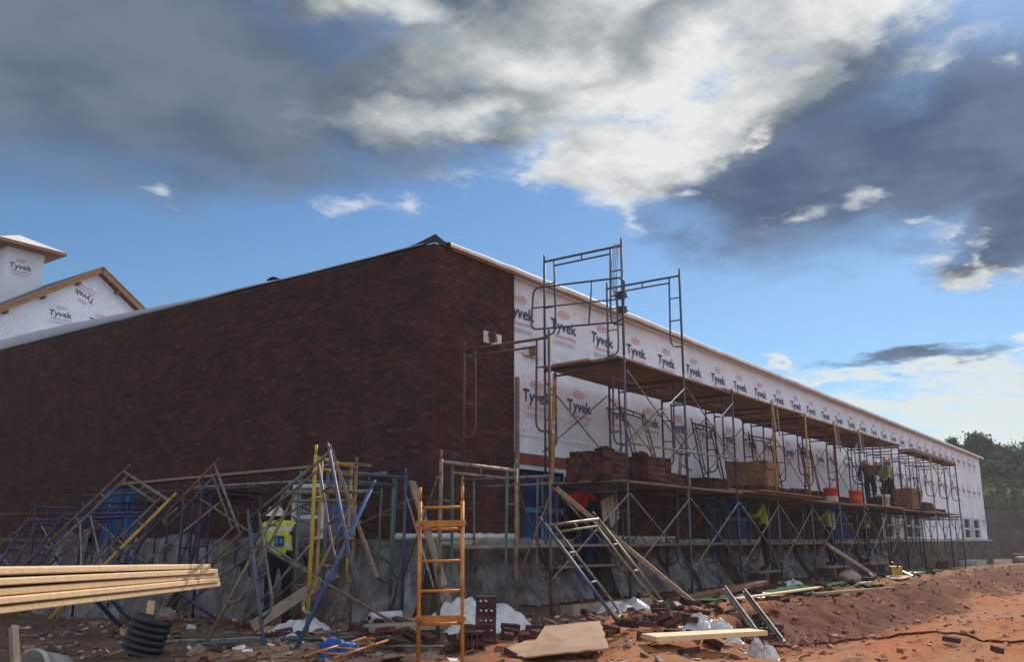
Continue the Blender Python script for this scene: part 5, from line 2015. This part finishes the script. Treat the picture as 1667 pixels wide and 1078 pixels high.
# wheelbarrow-like hand truck parts behind: tangle of tools on the deck
for i, (a, b, c, r_, lb) in enumerate((((5.3, -1.35, DZ + 0.25), (5.75, -1.2, DZ + 0.85), 'plank', 0.03, 'wooden tool handle leaning on the deck in the third bay, nearer'),
                                     ((5.6, -1.4, DZ), (6.0, -1.15, DZ + 0.62), 'wood_grey', 0.03, 'wooden tool handle leaning on the deck in the third bay, farther'),
                                     ((5.0, -1.5, DZ + 0.42), (5.9, -1.3, DZ + 0.36), 'galv', 0.02, 'steel tube lying on the low brick stack'))):
    mb = MB()
    mb.tube([a, b], r_, 7)
    tag(link('tool_handle', mb.mesh('tool_handle', M[c])), lb, 'tool', 'tools on the near deck')


# ------------------------------------------------------------------ sheeting along the foot of the walls
def sheet(label, W, u0, u1, zt, zb, flare, seed, mt='poly', slant=0.0, nu=110, nv=26):
    zt += 0.04
    def fn(s, t):
        u = u0 + (u1 - u0) * s + slant * (1 - t) * (s - 0.5)
        q = 1 - t
        ph = u * 8 + 4 * mnoise.noise(Vector((u * 1.3, seed, t * 0.7)))
        fold = (0.10 * (1 - abs(math.sin(ph)) ** 0.6) + 0.05 * (1 - abs(math.sin(ph * 2.3 + seed + 1.5 * t))) + 0.05 * mnoise.fractal(Vector((u * 2.5, t * 2.2, seed)), 0.8, 2, 3)) * (0.3 + q)
        d = 0.10 + flare * q ** 1.4 + fold * 0.8 + 0.03 * mnoise.noise(Vector((u * 4, t * 5, seed)))
        z0 = gz(*W(u, d, 0)[:2]) + zb
        z = z0 + (zt + 0.10 * mnoise.noise(Vector((u * 1.9, seed, 4))) - 0.16 * max(0, mnoise.noise(Vector((u * 0.9, seed, 9)))) - z0) * t
        return W(u, max(0.07, d), z)
    mb = MB()
    mb.grid(fn, nu, nv)
    o = link('plastic_sheet', mb.mesh('plastic_sheet', M[mt]))
    return tag(o, label, 'plastic sheet', 'plastic sheets along the foot of the walls')


LW = [(8.75, 9.9, 1.12, 'at the far left edge'), (7.2, 8.7, 0.80, 'under the left blue window'), (5.3, 7.35, 1.0, 'just right of the left blue window'),
      (3.85, 5.2, 0.94, 'behind the pair of dark blue frames'), (2.75, 3.9, 0.98, 'just left of the worker'), (0.35, 1.2, 0.95, 'slantwise right of the white window'), (-0.1, 0.5, 0.90, 'left of the brick corner')]
for i, (a, b, zt, lb) in enumerate(LW):
    sheet('grey plastic sheet draped over the wall foot ' + lb, wl, a, b, zt, -0.02, 0.34 + 0.1 * (i % 3), 1.0 + i * 1.7, slant=0.15 + 0.2 * (i % 2), nu=90)
RW = [(-0.04, 0.75, 0.95), (0.85, 1.65, 0.92), (1.75, 2.35, 0.95), (2.9, 3.6, 0.80), (4.62, 5.05, 1.35), (5.25, 6.4, 0.92), (6.75, 7.7, 0.94), (8.0, 9.15, 0.90), (10.05, 10.9, 0.92), (11.3, 12.3, 0.90), (12.8, 14.1, 0.93),
      (14.7, 15.8, 0.90), (16.3, 17.5, 0.93), (18.2, 19.4, 0.9), (20.2, 21.6, 0.92), (22.2, 23.4, 0.88)]
for i, (a, b, zt) in enumerate(RW):
    sheet('grey plastic sheet hanging at the foot of the long wall, %s from the brick corner' % ORD[i], wr, a, b, zt, 0.03, 0.30 + 0.13 * (i % 3), 20.0 + i * 1.3, slant=0.25 + 0.15 * (i % 3), nu=70)
# white sheet bunched in a roll on the sill
for (W, u0, u1, lb, r0) in ((wr, -0.1, 2.0, 'white plastic bunched into a roll on the sill right of the corner', 0.05), (wl, -0.1, 0.55, 'end of rolled white plastic on the sill left of the corner', 0.045),
                        (wr, 5.0, 7.6, 'pale plastic bunched on the sill past the blue door', 0.035)):
    mb = MB()
    pts, rad = [], []
    n = 34
    for i in range(n + 1):
        u = u0 + (u1 - u0) * i / n
        pts.append(W(u, 0.06 + 0.02 * mnoise.noise(Vector((u * 4, 1, 2))), SILL + 0.055 + r0 * 0.7))
        rad.append(r0 * (1 + 0.45 * mnoise.noise(Vector((u * 7, 3, 2)))))
    mb.tube(pts, rad, 10)
    tag(link('plastic_roll', mb.mesh('plastic_roll', M['poly_white'])), lb, 'plastic roll', 'rolled plastic on the sills')
# blue tarp hung at the white window
mb = MB()
mb.grid(lambda s, t: (-0.10 - 0.05 * math.sin(s * 7 + t * 2) - 0.04 * (1 - t), 1.45 + 0.55 * (s - 0.5) * (0.45 + 0.55 * t) + 0.1, 0.98 + 0.50 * t), 16, 12)
tag(link('blue_tarp', mb.mesh('blue_tarp', M['tarp'])), 'bright blue tarp scrap hanging in the white window', 'tarp')

# ------------------------------------------------------------------ foreground: lumber, pipe, boards, bags, hose
base = Vector((-4.83, -1.93, 0.0))
far = Vector((-7.60, -3.92, 0.0))
dr = (far - base).normalized()
sd = Vector((dr.y, -dr.x, 0))         # across the pile
if sd.dot(Vector((0.6, -0.8, 0))) < 0:
    sd = -sd
offs = [(0.02, 0.00), (0.00, 0.012), (0.03, -0.01), (0.05, 0.008), (0.22, 0.004)]
for i in range(5):
    z0 = 0.618 + 0.0380 * i + (0.005 if i == 4 else 0)
    sp = 0.011 + 0.0022 * i + (0.0012 if i in (1, 4) else 0)
    sl = 0.045 + (0.004 * i)
    a = base + dr * (offs[i][0] + (0.10 * rs.random() if i else 0)) + Vector((0, 0, z0 + 0.012 * (i == 0) * 0))
    b = base + dr * 6.2 + Vector((0, 0, z0 + 6.2 * sp))
    for j in range(3):
        w = 0.14
        o = sd * (-w * j + offs[i][1] - w / 2 + 0.004 * j)
        plank('fresh board of the lumber pile, %s layer from the bottom, %s from the near side' % (ORD[i], ORD[j]), 'fresh boards of the lumber pile',
              a + o + dr * (0.02 * j), b + o, w=w - 0.004, h=0.0365, col='lumber', name='lumber_board', bow=0.004, seed=i * 7 + j)
# bearers that carry the pile, just outside the picture
for k, q in enumerate((3.9, 5.6)):
    c = base + dr * q + sd * -0.21
    zc = 0.618 + q * 0.011 - 0.019
    mb = MB()
    g0 = gz(c.x, c.y) - 0.05
    mb.beam(c + sd * 0.34 + Vector((0, 0, zc - 0.045)), c - sd * 0.34 + Vector((0, 0, zc - 0.045)), 0.09, 0.088)
    for s in (-1, 1):
        mb.beam(c + sd * 0.28 * s + Vector((0, 0, g0)), c + sd * 0.28 * s + Vector((0, 0, zc - 0.09)), 0.09, 0.09, up=(1, 0, 0))
    tag(link('trestle', mb.mesh('trestle', M['wood_grey'])), '%s wooden trestle carrying the lumber pile left of the picture' % ('near' if k else 'far'), 'trestle', 'trestles under the lumber pile')

# black corrugated pipe stood on end
cp = thing('corrugated_pipe', 'black corrugated drain pipe stood on end below the lumber pile', 'pipe', None, (-5.16, -1.24, gz(-5.16, -1.24) - 0.17), (R(9), R(12), 0))
cp.scale = (0.92, 0.92, 0.95)
prof = []
for i in range(9):
    z = i * 0.058
    prof += [(0.165, z), (0.188, z + 0.010), (0.192, z + 0.028), (0.188, z + 0.046), (0.165, z + 0.054)]
prof += [(0.16, 0.53), (0.15, 0.53), (0.15, 0.0)]
mb = MB()
mb.lathe(prof, 28)
link('shell', mb.mesh('shell', plast('pipe_black', (0.014, 0.014, 0.016))), cp)
mb = MB()
mb.beam((-4.92, -1.02, 0.0), (-4.90, -1.02, 0.45), 0.045, 0.045, up=(1, 0, 0))
tag(link('wood_stake', mb.mesh('wood_stake', M['lumber'])), 'short wooden stake standing behind the black pipe', 'stake', 'stakes in the dirt')
mb = MB()
mb.beam((-6.66, -2.36, -0.02), (-6.58, -2.02, 0.40), 0.05, 0.045, up=(1, 0, 0))
tag(link('wood_stake', mb.mesh('wood_stake', M['wood_grey'])), 'wooden stake leaning at the bottom left corner', 'stake', 'stakes in the dirt')
crumple('rag', 'tan knotted rag on the rim of the black pipe', 'rag', (-4.97, -1.36, 0.33), (0.05, 0.04, 0.06), M['wood_grey'], 8.2, spike=0.9, n=4)
bucket('dirty pale bucket lying on its side at the bottom left', (-6.25, -2.10, 0.08), 0.13, 0.3, M['b_white'], tilt=(R(80), 0, R(-70)))

# sheet goods and boards on the ground
def ground_board(label, pts, th, mt, name='board', cat='board', group='boards and panels lying on the ground', rough_edge=0.0, nu=8):
    """flat panel through four corner points, given thickness, edges a little ragged"""
    A, B, C_, D_ = [Vector(p) for p in pts]
    n = (B - A).cross(D_ - A).normalized()
    if n.z < 0:
        n = -n
    rr_ = random.Random(len(label))

    def P_(s, t):
        p = A * (1 - s) * (1 - t) + B * s * (1 - t) + C_ * s * t + D_ * (1 - s) * t
        return p
    ring = []
    for (s0, t0, s1, t1) in ((0, 0, 1, 0), (1, 0, 1, 1), (1, 1, 0, 1), (0, 1, 0, 0)):
        for i in range(nu):
            q = i / nu
            s_, t_ = s0 + (s1 - s0) * q, t0 + (t1 - t0) * q
            k = rr_.uniform(-1, 1) * rough_edge if i else 0
            s_ += k if s0 == s1 else 0
            t_ += k if t0 == t1 else 0
            ring.append(P_(s_, t_))
    o0 = A.copy()
    mb = MB()
    up_ = [p - o0 + n * th for p in ring]
    dn_ = [p - o0 for p in ring]
    m_ = len(ring)
    mb.raw(up_ + dn_, [tuple(range(m_)), tuple(reversed(range(m_, 2 * m_)))] + [(i, m_ + i, m_ + (i + 1) % m_, (i + 1) % m_) for i in range(m_)])
    ob = link(name, mb.mesh(name, mt), None, o0)
    return tag(ob, label, cat, group)


def gp(x, y, h=0.01):
    return (x, y, gz(x, y) + h)


cardboard = mat('cardboard', (0.40, 0.245, 0.155), (0.32, 0.19, 0.115), rough=0.85, scale=3, c3=(0.26, 0.15, 0.09), scale3=6, lo3=0.6, hi3=0.72)
ground_board('tan broken fibreboard panel tilted on rubble right of the brick pile', [(-2.55, -3.72, 0.20), (-1.98, -3.98, 0.22), (-2.92, -4.62, 0.10), (-3.28, -4.02, 0.02)], 0.014, cardboard, 'panel', 'panel', rough_edge=0.02)
ground_board('smaller tan fibreboard scrap under the tilted panel', [gp(-2.9, -3.5, .02), gp(-2.2, -3.4, .03), gp(-2.6, -4.1, .03), gp(-3.2, -3.95, .02)], 0.012, cardboard, 'panel', 'panel', rough_edge=0.04)
ground_board('clean pale board lying flat in front of the white bag', [(-2.05, -4.62, 0.085), (-0.62, -5.12, 0.06), (-0.50, -4.88, 0.06), (-1.86, -4.36, 0.085)], 0.045, M['lumber'], rough_edge=0.0)
ground_board('dark stained board on the ground left of the orange ladder', [gp(-2.9, -1.7, .05), gp(-1.7, -2.3, .06), gp(-1.5, -2.05, .08), gp(-2.6, -1.4, .07)], 0.05, M['wood_grey'])
ground_board('pale flattened sheet on the ground behind the orange ladder', [gp(-2.1, -1.9, .1), gp(-1.2, -1.9, .1), gp(-1.0, -1.3, .12), gp(-1.9, -1.4, .11)], 0.01, M['osb'], rough_edge=0.05)
ground_board('thick timber lying along the foot of the near scaffold', [gp(0.1, -2.35, .0), gp(2.6, -2.15, .0), gp(2.65, -1.95, .0), gp(0.2, -2.1, .0)], 0.14, M['wood_grey'])
plank('reddish timber lying tilted past the foot of the leaning board', GP, gp(2.6, -2.55, .06), gp(5.4, -2.75, .22), w=0.2, h=0.07, col='timber_red', name='timber')
plank('thin pale board lying along the crest of the bank', GP, gp(2.6, -3.35, .06), gp(6.1, -3.50, .06), w=0.10, h=0.03, col='lumber', name='thin_board')
plank('yellowish board along the bank past the thin pale one', GP, gp(5.0, -3.75, .06), gp(9.2, -4.0, .04), w=0.08, h=0.05, col='plank', name='thin_board')
plank('board lying flat before the far half of the scaffold', GP, gp(11.4, -3.4, .05), gp(14.2, -3.0, .05), w=0.3, h=0.03, col='osb', name='thin_board')
plank('pale board past the yellow tool on the far ground', GP, gp(14.8, -2.9, .05), gp(18.5, -2.5, .06), w=0.22, h=0.04, col='lumber', name='thin_board')
for i, (a, b, lb) in enumerate((((1.62, -3.72, 0.36), (0.52, -4.55, -0.04), 'nearer'), ((2.22, -3.74, 0.30), (0.30, -4.93, -0.10), 'farther'))):
    mb = MB()
    mb.beam(a, b, 0.065, 0.035, up=(0, 0, 1))
    mb.beam(Vector(a) + Vector((0, 0.0, 0.03)), Vector(b) + Vector((0, 0, 0.03)), 0.012, 0.05)
    tag(link('steel_angle', mb.mesh('steel_angle', M['galv'])), '%s of two grey steel angles lying propped on the bank beside the white bags' % lb, 'steel angle', 'steel angles on the bank')
def heap(label, x, y, r, h, seed, asp=1.0, rot=0.0, mt='poly_white', name='plastic_bag', cat='bag', group='white plastic bags', k=5):
    """thin plastic dropped in a heap: folds run down from a pinched top"""
    cr_, sr_ = math.cos(rot), math.sin(rot)

    def fn(s, t):
        th = s * 2 * math.pi
        c, d = math.cos(th), math.sin(th)
        n1 = mnoise.noise(Vector((c * 1.3, d * 1.3, seed)))
        n2 = mnoise.noise(Vector((c * 3.5, d * 3.5, seed + t * 0.8)))
        rad = r * (1 + 0.45 * n1 + 0.18 * n2) * t
        fold = 1 - abs(math.sin(th * k / 2 + 2.5 * n1 + 0.8 * t)) ** 0.7
        fold2 = 1 - abs(math.sin(th * k * 1.3 + 3 * n2 + 2.0 * t))
        body = (1 - t ** 1.5)
        z = h * (body * (0.62 + 0.75 * n1 * t) + (0.34 * fold + 0.16 * fold2) * math.sin(math.pi * min(1, t * 1.05)) ** 0.8)
        z += h * 0.10 * mnoise.noise(Vector((rad * c * 9 / r, rad * d * 9 / r, seed)))
        lx, ly = rad * c * asp + 0.2 * r * n1, rad * d
        px, py = x + lx * cr_ - ly * sr_, y + lx * sr_ + ly * cr_
        return (px - x, py - y, max(0.004, z * (0.05 + 0.95 * (1 - t ** 6))) + gz(px, py) - gz(x, y))
    mb = MB()
    mb.grid(fn, 96, 20)
    o = link(name, mb.mesh(name, M[mt]), None, (x, y, gz(x, y)))
    return tag(o, label, cat, group)


heap('large white crumpled plastic bag at the foot of the leaning board', 0.15, -4.15, 0.30, 0.30, 1.7, 1.3, R(-40))
heap('small round white plastic bag on the end of the pale board', -0.45, -5.0, 0.17, 0.17, 4.4, 1.0, k=3)
heap('big white plastic sheet heaped behind the upright brick pile', -1.5, -2.05, 0.50, 0.40, 9.7, 1.5, R(-55), k=7)
heap('pale plastic crumpled under the leaning pale blue frame', 0.95, -2.6, 0.36, 0.16, 6.1, 1.6, R(10))
heap('dirty white bag among the rubble near the worker', -2.35, -0.1, 0.28, 0.15, 2.9, 1.7, R(-50))
heap('torn white plastic at the wall foot below the second blue window', 9.2, -1.9, 0.28, 0.20, 7.9, 1.3, R(20))
heap('pale sheet scrap on the ground behind the steel angles', 4.6, -2.9, 0.3, 0.07, 5.2, 1.9, R(-8))
crumple('blue_bag', 'bright blue crumpled plastic at the foot of the bright blue post', 'bag', (-3.85, -2.35, gz(-3.85, -2.35) + 0.03), (0.16, 0.11, 0.08), M['tarp'], 2.2, None, spike=0.7, n=4)
crumple('dirt_lump', 'grey sack slumped at the foot of the scaffold under the third blue window', 'sack', (11.9, -2.3, gz(11.9, -2.3) + 0.05), (0.34, 0.22, 0.18), M['wood_grey'], 5.5, None, spike=0.3)
# roll of white paper
mb = MB()
mb.tube([(-1.72, -0.62, 0.07), (-1.35, -0.78, 0.08)], 0.065, 14)
mb.tube([(-1.735, -0.614, 0.07), (-1.72, -0.62, 0.07)], 0.025, 10, 1)
tag(link('paper_roll', mb.mesh('paper_roll', [M['poly_white'], M['dark']])), 'roll of white material lying on the ground left of the orange ladder', 'roll')
# long tubes lying in the left foreground
for i, (a, b, c, lb) in enumerate((((-3.95, 0.25, 0.0), (-2.75, -1.15, 0.02), 'galv', 'grey tube lying on the ground before the worker, nearer'), ((-3.7, 0.35, 0.0), (-2.55, -0.95, 0.02), 'black_metal', 'dark tube lying on the ground before the worker, farther'),
                                   ((-4.2, -0.6, 0.0), (-3.2, -1.9, 0.02), 'teal', 'greenish tube lying on the ground left of the orange ladder'))):
    mb = MB()
    pts = [Vector(a).lerp(Vector(b), q / 6) for q in range(7)]
    mb.tube([(p.x, p.y, gz(p.x, p.y) + 0.025) for p in pts], 0.02, 7)
    tag(link('steel_tube', mb.mesh('steel_tube', M[c])), lb, 'tube', 'tubes lying on the ground')
# red hose
pts = [(0.5, -4.75), (1.0, -4.85), (1.43, -4.9), (1.75, -5.02), (2.1, -5.1), (2.5, -5.2), (2.75, -5.35), (2.9, -5.55), (3.0, -5.8), (3.25, -6.05), (3.32, -6.3), (3.15, -6.55), (2.95, -6.9), (2.9, -7.6), (3.1, -8.4)]
P3 = []
for i in range(len(pts) - 1):
    for q in range(6):
        t = q / 6
        p0, p1, p2, p3 = pts[max(i - 1, 0)], pts[i], pts[i + 1], pts[min(i + 2, len(pts) - 1)]
        c = [0.5 * ((2 * p1[k]) + (-p0[k] + p2[k]) * t + (2 * p0[k] - 5 * p1[k] + 4 * p2[k] - p3[k]) * t * t + (-p0[k] + 3 * p1[k] - 3 * p2[k] + p3[k]) * t ** 3) for k in (0, 1)]
        P3.append((c[0], c[1], gz(c[0], c[1]) + 0.012))
mb = MB()
mb.tube(P3, 0.016, 7)
tag(link('hose', mb.mesh('hose', mat('hose_red', (0.13, 0.030, 0.022), rough=0.9, scale=6, spec=0.03))), 'dark red hose snaking across the clay road', 'hose')

# green netting and strapping on the bank
M['green'] = mat('netting_green', (0.035, 0.13, 0.065), (0.07, 0.11, 0.06), rough=0.9, scale=7, spec=0.02)
for i, (x, y, sx, sy, lb) in enumerate(((3.0, -2.75, 0.8, 0.35, 'green netting crumpled under the steel angles'), (6.2, -2.9, 1.5, 0.5, 'long green netting spread along the bank'),
                                       (8.6, -3.1, 1.1, 0.45, 'green netting at the end of the thin pale board'), (18.4, -2.4, 1.4, 0.5, 'heap of green netting before the far end of the scaffold'))):
    mb = MB()
    mb.grid(lambda s, t: (x + sx * 2 * (s - 0.5) * (1 - 0.5 * abs(t - .5)), y + sy * 2 * (t - 0.5) * (1 + 0.4 * math.sin(s * 9)),
                          gz(x + sx * 2 * (s - 0.5), y + sy * 2 * (t - 0.5)) + 0.04 + (0.05 if x < 15 else 0.14) * max(0, math.sin(s * 3.1) * math.sin(t * 3.1)) + 0.035 * mnoise.noise(Vector((s * 9 + x, t * 6, 0)))), 26, 10)
    tag(link('netting', mb.mesh('netting', M['green'])), lb, 'netting', 'green netting on the ground')
# yellow cut-off saw and white offcuts before the far scaffold
sw = thing('cutoff_saw', 'yellow and black cut-off saw lying before the middle of the scaffold', 'saw', None, gp(12.9, -3.05, 0.05), (0, 0, R(25)))
mb = MB()
mb.box((-0.22, -0.12, 0.02), (0.15, 0.12, 0.22))
link('engine', mb.mesh('engine', M['yellow']), sw)
mb = MB()
mb.tube([(0.32, -0.02, 0.16), (0.32, 0.02, 0.16)], 0.16, 18)
link('disc', mb.mesh('disc', M['black_metal']), sw)
mb = MB()
mb.tube([(-0.22, 0, 0.2), (-0.35, 0, 0.24), (-0.3, 0, 0.34), (0.0, 0, 0.3)], 0.02, 6)
link('handle', mb.mesh('handle', M['black_metal']), sw)
mb = MB()
mb.box((0.1, -0.03, 0.1), (0.34, 0.03, 0.16))
link('arm', mb.mesh('arm', M['yellow']), sw)
for i, (x, y, a, l, lb) in enumerate(((12.1, -2.75, 20, 0.7, 'white offcut lying left of the yellow saw'), (12.4, -2.95, -25, 0.5, 'white offcut crossing another by the yellow saw'), (13.6, -3.25, 50, 0.7, 'white offcut stuck up right of the yellow saw'),
                                      (9.0, -2.95, -35, 0.75, 'white strip lying on the green netting'))):
    d = Vector((math.cos(R(a)), math.sin(R(a)), 0.25 if i == 2 else 0.05)) * l
    plank(lb, 'white offcuts on the ground', gp(x, y, 0.05), Vector(gp(x, y, 0.06)) + d, w=0.06, h=0.02, col='vinyl', name='offcut', cat='offcut')

# loose bricks strewn over the ground
rl = random.Random(99)
zones = [(-2.3, 2.2, -4.9, -2.6, 60), (-3.4, -1.6, -3.6, -2.0, 22), (2.2, 9.5, -3.9, -2.3, 26), (9, 20, -3.6, -2.2, 16), (-3.6, -0.8, -1.6, 1.6, 16), (1, 6, -7, -5, 2)]
ZL = ['in the rubble between the tan panel and the white bags', 'on the ground around the orange ladder and upright brick pile', 'among the green netting at the foot of the near scaffold',
      'on the ground before the far half of the scaffold', 'on the ground round the worker and the left frames', 'out on the clay haul road']
GBK = 'loose cored bricks strewn on the clay'
for zi, (xa, xb, ya, yb, n) in enumerate(zones):
    for q in range(n):
        x, y = rl.uniform(xa, xb), rl.uniform(ya, yb)
        if zi == 0:
            y = max(ya, min(yb, -3.9 + rl.gauss(0, 0.45) - 0.0 * x))
        lie = rl.random()
        e = (R(90) + rl.uniform(-.2, .2), rl.uniform(-.2, .2), rl.uniform(0, 6.28)) if lie < 0.5 else (rl.uniform(-.25, .25), rl.uniform(-.2, .2), rl.uniform(0, 6.28)) if lie < 0.8 else (R(60), rl.uniform(-.6, .6), rl.uniform(0, 6.28))
        o = link('loose_brick', BRICK, None, gp(x, y, 0.06 if lie < 0.5 else 0.0), e)
        tag(o, 'single loose cored brick ' + ZL[zi], 'brick', GBK + ' ' + ORD[zi])

# broken bits, mortar crumbs, clods: past counting
def scatter(name, label, n, zones, smin, smax, mt, seed, lift=0.3, flat=0.6):
    r_ = random.Random(seed)
    mb = MB()
    tot = sum(z[4] for z in zones)
    for (xa, xb, ya, yb, wgt) in zones:
        for q in range(int(n * wgt / tot)):
            x, y = r_.uniform(xa, xb), r_.uniform(ya, yb)
            s_ = smin + (smax - smin) * r_.random() ** 3
            M_ = Matrix.Translation((x, y, gz(x, y) + s_ * lift * 0.5)) @ Euler((r_.uniform(-.6, .6), r_.uniform(-.6, .6), r_.uniform(0, 6.3))).to_matrix().to_4x4()
            k = [s_ * r_.uniform(0.5, 1.4), s_ * r_.uniform(0.4, 1.0), s_ * r_.uniform(0.3, 0.8) * flat]
            vs = [M_ @ Vector((sx * k[0] * r_.uniform(.6, 1), sy * k[1] * r_.uniform(.6, 1), sz * k[2] * r_.uniform(.6, 1))) for sx, sy, sz in
                  ((-1, -1, -1), (1, -1, -1), (1, 1, -1), (-1, 1, -1), (-1, -1, 1), (1, -1, 1), (1, 1, 1), (-1, 1, 1))]
            mb.raw(vs, MB.BOXF, 0, r_.uniform(-.5, .5))
    o = link(name, mb.mesh(name, mt, True))
    return tag(o, label, 'rubble', None, 'stuff')


NEAR = [(-4.5, 2.5, -5.0, -1.2, 5), (-3.8, -0.4, -1.5, 5.5, 4), (2, 12, -4.0, -0.6, 4), (12, 26, -3.6, -0.6, 2), (-5.5, -3.6, -3.0, 2.5, 1.5)]
scatter('brick_rubble', 'broken brick bits strewn along the foot of the building', 1500, NEAR, 0.010, 0.075, mat('rubble_brick', (0.14, 0.05, 0.038), (0.09, 0.04, 0.03), tint=0.9, scale=8), 1)
scatter('mortar_crumbs', 'grey mortar crumbs and stone chips along the foot of the building', 1700, NEAR, 0.008, 0.05, mat('rubble_mortar', (0.24, 0.20, 0.17), (0.15, 0.12, 0.10), tint=0.9, scale=8), 2)
scatter('wood_scraps', 'splintered wood scraps and litter along the foot of the building', 380, NEAR, 0.02, 0.14, mat('rubble_wood', (0.36, 0.25, 0.15), (0.2, 0.13, 0.08), tint=0.9, scale=8), 3, flat=0.15)
scatter('pale_litter', 'scraps of pale plastic and paper litter by the scaffold', 260, NEAR, 0.012, 0.07, mat('rubble_pale', (0.5, 0.5, 0.5), (0.35, 0.34, 0.34), tint=0.7, scale=8), 4, flat=0.15)
scatter('clay_clods', 'clods of red clay on the bank and the haul road', 3600, [(0, 26, -5.4, -3.4, 5), (-4, 8, -9, -4.5, 3), (5, 30, -9, -5, 2)], 0.006, 0.05,
        mat('clod', (0.36, 0.145, 0.068), (0.24, 0.09, 0.045), tint=0.7, scale=6), 5)

# far ground by the end of the building: pallets of block, a slab edge, a white sheet
for i, (x, y, sx, sy, h, c, lb) in enumerate(((33, -1.2, 2.2, 0.7, 0.22, 'precast', 'low pallet of pale stones beyond the far end of the scaffold'), (38, -2.6, 3.0, 1.0, 0.30, 'wood_grey', 'stacked timbers on the far ground beside the building end'),
                                          (44, -1.6, 2.5, 1.0, 0.5, 'block', 'pallet of grey blocks at the far corner of the building'), (52, -2.4, 3.0, 1.6, 0.7, 'block', 'pile of grey blocks beyond the building end'))):
    t = thing('pallet_stack', lb, 'stack', 'stacks on the far ground', gp(x, y, -0.02), (0, 0, R(4 * i)))
    n = 5
    for q in range(n):
        for k in range(2):
            mb = MB()
            mb.box((-sx / 2 + sx * q / n + 0.01, -sy / 2, h * k / 2), (-sx / 2 + sx * (q + 1) / n - 0.01, sy / 2 - rl.uniform(0, .15), h * (k + 1) / 2 - 0.008))
            link('piece', mb.mesh('piece', M[c]), t)
mb = MB()
mb.grid(lambda s, t: (33 + 7 * s, -4.2 - 1.0 * t - 0.4 * s, gz(33 + 7 * s, -4.2 - t) + 0.08 + 0.06 * mnoise.noise(Vector((s * 12, t * 4, 0)))), 24, 8)
tag(link('white_sheet', mb.mesh('white_sheet', M['poly_white'])), 'white plastic sheet spread on the far ground at the right edge', 'plastic sheet')


# ------------------------------------------------------------------ thin dusty air
hz = bpy.data.materials.new('haze')
hz.use_nodes = True
hn = hz.node_tree
hn.nodes.clear()
ho = hn.nodes.new('ShaderNodeOutputMaterial')
hv = hn.nodes.new('ShaderNodeVolumePrincipled')
hv.inputs['Color'].default_value = (0.86, 0.88, 0.90, 1)
hv.inputs['Density'].default_value = 0.0007
hv.inputs['Anisotropy'].default_value = 0.25
hn.links.new(hv.outputs[0], ho.inputs['Volume'])
mb = MB()
mb.box((-2700, -2700, -2.5), (2700, 2700, 15.0))
tag(link('haze', mb.mesh('haze', hz)), 'thin dusty air over the building site', None, None, 'stuff')
SC.cycles.volume_bounces = 1
